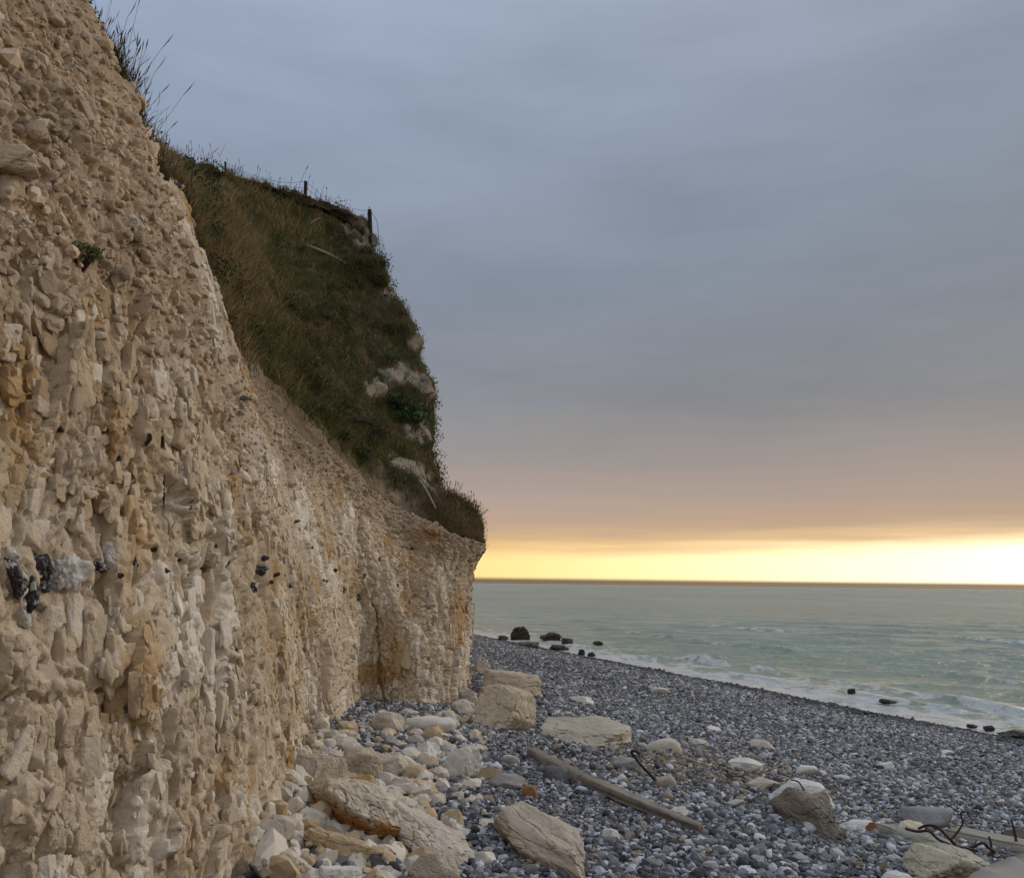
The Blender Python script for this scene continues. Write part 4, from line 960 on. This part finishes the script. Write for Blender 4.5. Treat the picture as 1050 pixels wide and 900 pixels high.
lk.new(b2n.outputs[0], b.inputs['Normal'])
sea_me.materials.append(m)
sea = obj("sea", sea_me); tag(sea, "grey green choppy sea with broken foam along the shore", "sea", kind="structure")

# ------------------------------------------------------------------ tubes
def tube(name, pts, radii, mat, seg=8, parent=None, link=True, loc=None):
    pts = np.array(pts, float)
    k = np.concatenate([[0], np.cumsum(np.linalg.norm(np.diff(pts, axis=0), axis=1))])
    n = max(12, len(pts) * 6); x = np.linspace(0, k[-1], n)
    q = spline(pts, k, x) if len(pts) > 2 else pts[:1] + (pts[1:] - pts[:1]) * (x / k[-1])[:, None]
    rr = np.interp(x, np.linspace(0, k[-1], len(radii)), radii)
    tg = np.gradient(q, axis=0); tg /= np.linalg.norm(tg, axis=1)[:, None]
    ref = np.array([.13, .31, .94]); sdv = np.cross(tg, ref); sdv /= np.linalg.norm(sdv, axis=1)[:, None]; upv = np.cross(sdv, tg)
    a = np.linspace(0, 2 * np.pi, seg, endpoint=False)
    ring = (np.cos(a)[None, :, None] * sdv[:, None] + np.sin(a)[None, :, None] * upv[:, None]) * rr[:, None, None] + q[:, None]
    Vv = ring.reshape(-1, 3); fs = []
    idx = np.arange(n * seg).reshape(n, seg); nx_ = np.roll(idx, -1, 1)
    qd = np.stack([idx[:-1], nx_[:-1], nx_[1:], idx[1:]], -1).reshape(-1, 4)
    Vv = np.concatenate([Vv, q[:1], q[-1:]]); c0, c1 = n * seg, n * seg + 1
    tr = np.concatenate([np.stack([nx_[0], idx[0], np.full(seg, c0)], -1), np.stack([idx[-1], nx_[-1], np.full(seg, c1)], -1)])
    base = Vv[0] * 0 if loc is None else np.array(loc)
    return obj(name, mesh_np(name, Vv - base, [qd, tr], None, mat), parent, loc)
# driftwood
ga, gb = hit(548, 776), hit(716, 856)
ax = gb - ga; Lw = np.linalg.norm(ax); n_l, n_c = 160, 44
xx = np.linspace(0, 1, n_l); th = np.linspace(0, 2 * np.pi, n_c, endpoint=False)
TH, XX = np.meshgrid(th, xx)
hw = .098 * (1 - .42 * XX) * np.where(XX > .93, 1 - (XX - .93) * 7, 1); hh = .085 * (1 - .45 * XX)
sq = 1 / (np.abs(np.cos(TH)) ** 5 + np.abs(np.sin(TH)) ** 5) ** .2
pw = np.stack([XX * Lw * 6, np.cos(TH) * .6, np.sin(TH) * .6], -1).reshape(-1, 3)
nz = fbm(pw, 3, 600).reshape(TH.shape); gz_ = vnoise(np.stack([XX * 3, TH * 6, 0 * XX], -1).reshape(-1, 3), 605).reshape(TH.shape)
rw = 1 + .24 * nz + .10 * gz_
ax_u = ax / Lw; sdw = np.cross(ax_u, [0, 0, 1]); sdw /= np.linalg.norm(sdw); upw = np.cross(sdw, ax_u)
Wv = (ga + upw * .05)[None, None] + XX[..., None] * ax + (np.cos(TH) * hw * sq * rw)[..., None] * sdw + (np.sin(TH) * hh * sq * rw)[..., None] * upw + (np.sin(XX * 4.2) * .06 + .02)[..., None] * sdw
Wv = Wv.reshape(-1, 3); idx = np.arange(n_l * n_c).reshape(n_l, n_c); nx_ = np.roll(idx, -1, 1)
qd = np.stack([idx[:-1], nx_[:-1], nx_[1:], idx[1:]], -1).reshape(-1, 4)
wc = np.array([.20, .172, .138]) * (1 + .3 * nz.ravel() + .25 * gz_.ravel())[:, None]
capf = [idx[0][::-1][None], idx[-1][None]]
o = obj("driftwood_beam", mesh_np("driftwood_beam", Wv - ga, [qd] + capf, wc, M_WOOD), loc=ga)
tag(o, "long weathered grey brown driftwood beam lying on the shingle", "driftwood")
# rods
def rod(label, pix, r, d0=None, dz=None, name="rebar_rod", group="rusty iron rods on the shingle", zlift=0):
    b_ = hit(*pix[-1][:2]) if d0 is None else None
    d = depth_of(b_) if d0 is None else d0
    pts = [P(p[0], p[1], d + (p[2] if len(p) > 2 else 0)) for p in pix]
    return tag(tube(name, pts, r if isinstance(r, (list, tuple)) else [r, r], M_RUST, loc=pts[-1]), label, "iron rod", group)
rod("hooked black iron rod sticking out of the shingle behind the driftwood", [(656, 773, .05), (652, 769.5, .02), (647, 770, 0), (651, 776, 0), (672, 800, 0), (676, 805, .02)], .017)
rod("thin black rod curving over the pale topped boulder", [(811, 799, .12), (818, 801, .05), (826, 812, 0), (834, 823, -.02), (836, 829, -.02)], [.008, .013], depth_of(hit(836, 826)) - .25)
dR = depth_of(hit(985, 880))
rod("rusty rod bending in a long low wave across the pale slab", [(928, 849, .25), (940, 852, .2), (953, 852, .12), (962, 860, .05), (972, 865, 0), (990, 869, .02), (1002, 872, .08)], .013, dR)
rod("rusty rod arching over the long wavy rod", [(942, 849, .35), (950, 846, .28), (960, 847, .2), (972, 858, .1), (982, 868, .06), (992, 872, .05)], .013, dR)
rod("thin upright rusty rod with a curled top", [(994, 837, .15), (991, 832.5, .15), (985, 834, .12), (987, 842, .1), (980, 855, .08), (976, 860, .06), (984, 869, .05)], [.007, .011], dR)
rod("thick straight rusty rod slanting down to the bottom edge", [(970, 864, .15), (975, 874, 0), (981, 892, -.2), (984, 899, -.28)], .019, dR)
rod("rusty rod kinked into a peak beside the concrete beam", [(992, 873, .1), (998, 868, .1), (1008, 864, .12), (1014, 869, .15), (1020, 873, .2)], .014, dR)
rod("short rusty rod standing on the concrete beam", [(1014, 857, .3), (1016, 864, .28), (1017, 872, .26)], .010, dR)
rod("thin dark rod standing beyond the concrete beam near the right edge", [(1037, 839, .75), (1040, 851, .7), (1043, 868, .65)], [.009, .016], dR)
# concrete
def prism(name, poly, z0, z1, mat, label, cat, bev=.02):
    poly = np.array(poly, float); n = len(poly); c = poly.mean(0)
    bm = bmesh.new()
    vb = [bm.verts.new((p[0] - c[0], p[1] - c[1], z0[i])) for i, p in enumerate(poly)]; vt = [bm.verts.new((p[0] - c[0], p[1] - c[1], z1[i])) for i, p in enumerate(poly)]
    bm.faces.new(vt); bm.faces.new(vb[::-1])
    for i in range(n): bm.faces.new((vb[i], vb[(i + 1) % n], vt[(i + 1) % n], vt[i]))
    bmesh.ops.recalc_face_normals(bm, faces=bm.faces)
    bmesh.ops.bevel(bm, geom=bm.edges[:], offset=bev, segments=2, affect='EDGES')
    bmesh.ops.triangulate(bm, faces=[f for f in bm.faces if len(f.verts) > 4])
    bmesh.ops.subdivide_edges(bm, edges=bm.edges[:], cuts=5, use_grid_fill=True)
    bm.verts.ensure_lookup_table()
    vv = np.array([v.co[:] for v in bm.verts]); dd = fbm(vv * 5, 4, 700) * .012 + fbm(vv * 20, 3, 702) * .005
    bm.normal_update()
    for v, k in zip(bm.verts, dd): v.co += v.normal * float(k)
    me = bpy.data.meshes.new(name); bm.to_mesh(me); bm.free(); me.materials.append(mat)
    for p in me.polygons: p.use_smooth = True
    return tag(obj(name, me, loc=(c[0], c[1], 0)), label, cat)
zt = -1.78
def on_z(px, py, z): d = P(px, py, 1); return d * (z / d[2])
pl = [on_z(982, 905, zt), on_z(1010, 885, zt), on_z(1052, 871, zt), on_z(1160, 872, zt), on_z(1180, 960, zt), on_z(990, 960, zt)]
pl = [p[:2] for p in pl]
prism("concrete_slab", pl, [-2.6] * 6, [zt] * 6, M_CONC, "grey concrete slab at the bottom right corner", "slab", .015)
a_, b_ = hit(968, 858), hit(1062, 880); nrm2 = np.array([-(b_ - a_)[1], (b_ - a_)[0]]); nrm2 /= np.linalg.norm(nrm2)
if nrm2[1] < 0: nrm2 = -nrm2
pl = [a_[:2], b_[:2], b_[:2] + nrm2 * .24, a_[:2] + nrm2 * .24]
prism("concrete_beam", pl, [a_[2] - .3, b_[2] - .3, b_[2] - .3, a_[2] - .3], [a_[2] + .08, b_[2] + .10, b_[2] + .12, a_[2] + .10], surf_mat("pale_concrete", .9, .2, 12.0, ((60, .006, .7),), base=(.27, .25, .205), spec=.2), "pale concrete beam lying behind the slab under the rusty rods", "beam", .02)

# ------------------------------------------------------------------ fence on the skyline
fe = bpy.data.objects.new("wire_fence", None); sc.collection.objects.link(fe)
fp = [(232, 176, 25.6), (313, 208, 26.9), (381, 246, 27.2)]; tops = [(231, 166, 25.6), (313.5, 186, 26.9), (379, 215, 27.2)]
fe.location = P(*fp[1])
tag(fe, "broken wire fence with dark posts along the cliff top skyline", "fence")
def child_tube(name, pts, r, mat, seg=6):
    o = tube(name, np.array(pts) - np.array(fe.location), r, mat, seg, fe); return o
for a_, b_, r_ in zip(fp, tops, (.03, .055, .065)):
    p0 = P(*a_); p0[2] -= .35; p1 = P(*b_); child_tube("post", [p0, (p0 + p1) / 2, p1], [r_, r_, r_ * .95], M_POST, 8)
for k in (.95, .65, .3):
    pts = []
    for i in range(2):
        A, B = P(*fp[i]) * (1 - k) + P(*tops[i]) * k, P(*fp[i + 1]) * (1 - k) + P(*tops[i + 1]) * k
        for s in np.linspace(0, 1, 7)[:(7 if i else 6)]:
            q = A * (1 - s) + B * s; q[2] -= .22 * 4 * s * (1 - s) * k; pts.append(q)
    child_tube("wire", pts, [.005, .005], M_WIRE, 5)
pts = [P(*tops[2]), P(386, 226, 27.1), P(388, 240, 27), P(389, 255, 26.9), P(391, 270, 26.8)]
child_tube("wire", pts, [.008, .008], M_WIRE, 5)
# a scrap of netting hanging off the end
nv_, nu_ = 9, 5; net = []
for i in range(nu_):
    net.append([P(383 + i * 2.2 + j * .9 + random.uniform(-.6, .6), 240 + j * 4.2 + i * .8, 26.95 - .03 * i) for j in range(nv_)])
verts = []; fcs = []
def seg_quad(a, b, w_=.0045):
    d = b - a; s = np.cross(d, f_v); s /= np.linalg.norm(s); s2 = np.cross(d, s); s2 /= np.linalg.norm(s2); k = len(verts)
    for q in (a, b):
        for an in (0, 2.09, 4.19): verts.append(q + (s * math.cos(an) + s2 * math.sin(an)) * w_)
    for i in range(3): fcs.append((k + i, k + (i + 1) % 3, k + 3 + (i + 1) % 3, k + 3 + i))
for i in range(nu_):
    for j in range(nv_):
        if j + 1 < nv_: seg_quad(net[i][j], net[i][j + 1])
        if i + 1 < nu_: seg_quad(net[i][j], net[i + 1][j])
obj("netting", mesh_np("netting", np.array(verts) - np.array(fe.location), [np.array(fcs)], None, M_WIRE), fe)
# sticks lying on the slope
def on_hill(px, py):
    global hill_bvh
    d = P(px, py, 1); r = hill_bvh.ray_cast(Vector((0, 0, 0)), Vector(d / np.linalg.norm(d))); return None if r[0] is None else np.array(r[0])
hill_bvh = BVHTree.FromPolygons([tuple(p) for p in HVt], [tuple(int(i) for i in q) for q in grid_faces(len(hu), len(hv))])
def stick(label, a, b, r, c):
    p0, p1 = on_hill(*a), on_hill(*b)
    if p0 is None or p1 is None: return
    tw = -f_v * .28; p0, p1 = p0 + tw, p1 + tw
    m_ = surf_mat("stick_wood", .9, .3, 10, ((60, .004, .8),), base=c, spec=.1)
    tag(tube("branch", [p0, (p0 + p1) / 2 + np.array([0, 0, .03]), p1], [r * .8, r, r * .6], m_, 7, loc=p0), label, "branch", "dead sticks on the hillside")
stick("pale dead branch lying across the upper grass slope", (317, 254), (356, 272), .055, (.22, .19, .15))
stick("thin dead stick leaning in the grass under the fence", (320, 232), (331, 226), .025, (.16, .13, .09))
stick("thin pale stick on the grassy terrace above the orange stain", (432, 492), (448, 520), .022, (.30, .25, .19))
stick("dark root at the turf edge beside the loose rubble", (366, 430), (388, 436), .05, (.035, .028, .022))

# ------------------------------------------------------------------ leafy plants
M_LEAF = surf_mat("plant_leaves", .6, .25, 8.0, (), spec=.3, translucent=.3)
def plant(name, label, ctr, rx, rz, n, leaf, c, cat="plant", up=.3):
    ctr = np.array(ctr); n_st = 14
    a = RNG.normal(size=(n, 3)); a /= np.linalg.norm(a, axis=1)[:, None]; rr = RNG.random(n) ** .4
    st = RNG.normal(size=(n_st, 3)) * np.array([.5, .5, .45]); k = RNG.integers(0, n_st, n)
    p = st[k] * .8 + a * rr[:, None] * .42
    p = p * np.array([rx, rx, rz]) + np.array([0, 0, rz * .8]); p[:, 2] = np.maximum(p[:, 2], .02)
    d = RNG.normal(size=(n, 3)) + np.array([0, -.3, up]); d /= np.linalg.norm(d, axis=1)[:, None]
    s = np.cross(d, RNG.normal(size=(n, 3))); s /= np.linalg.norm(s, axis=1)[:, None]; l_ = leaf * RNG.uniform(.6, 1.3, n)[:, None]
    Vv = np.stack([p, p + d * l_ * .5 + s * l_ * .28, p + d * l_, p + d * l_ * .5 - s * l_ * .28], 1).reshape(-1, 3)
    kq = np.arange(n)[:, None] * 4
    cc = np.repeat((np.array(c) * RNG.uniform(.6, 1.4, (n, 1)))[:, None], 4, 1).reshape(-1, 3)
    root = bpy.data.objects.new(name, None); sc.collection.objects.link(root); root.location = ctr; tag(root, label, cat)
    obj("foliage", mesh_np("foliage", Vv, [kq + np.array([[0, 1, 2, 3]])], cc, M_LEAF), root)
    sv = []; fs = []
    for i in range(n_st):
        tip = st[i] * .8 * np.array([rx, rx, rz]) + np.array([0, 0, rz * .8]); b0 = np.array([0, 0, -.08]); q = len(sv); w_ = np.array([.006, 0, 0])
        for pt in (b0, tip):
            for an in (0, 2.1, 4.2): sv.append(pt + np.array([math.cos(an), math.sin(an), 0]) * .006)
        for j in range(3): fs.append((q + j, q + (j + 1) % 3, q + 3 + (j + 1) % 3, q + 3 + j))
    obj("stem", mesh_np("stem", np.array(sv), [np.array(fs)], None, M_RUST), root)
p = on_hill(426, 440); 
if p is not None: plant("leafy_plant", "bright green leafy plant on the chalk outcrop of the headland", p, .38, .42, 420, .12, (.040, .085, .022))
p = on_hill(405, 420)
if p is not None: plant("leafy_plant", "darker green plant left of the bright one on the outcrop", p, .35, .25, 260, .11, (.028, .05, .016))
r_ = on_cliff(84, 268)
if r_ is not None: plant("small_plant", "small grey green plant rooted in the rubble of the near cliff", r_[0], .10, .09, 200, .035, (.10, .115, .045))
q = P(88, 22, 8.35)
plant("weed_plant", "dark leafy weed standing on the cliff lip at the top left", q + np.array([0, 0, -.12]), .16, .17, 200, .045, (.035, .05, .018))
q = P(112, 52, 8.8)
plant("weed_plant", "low leafy weed on the cliff lip below the tallest weed", q + np.array([0, 0, -.1]), .14, .1, 160, .04, (.04, .055, .02))
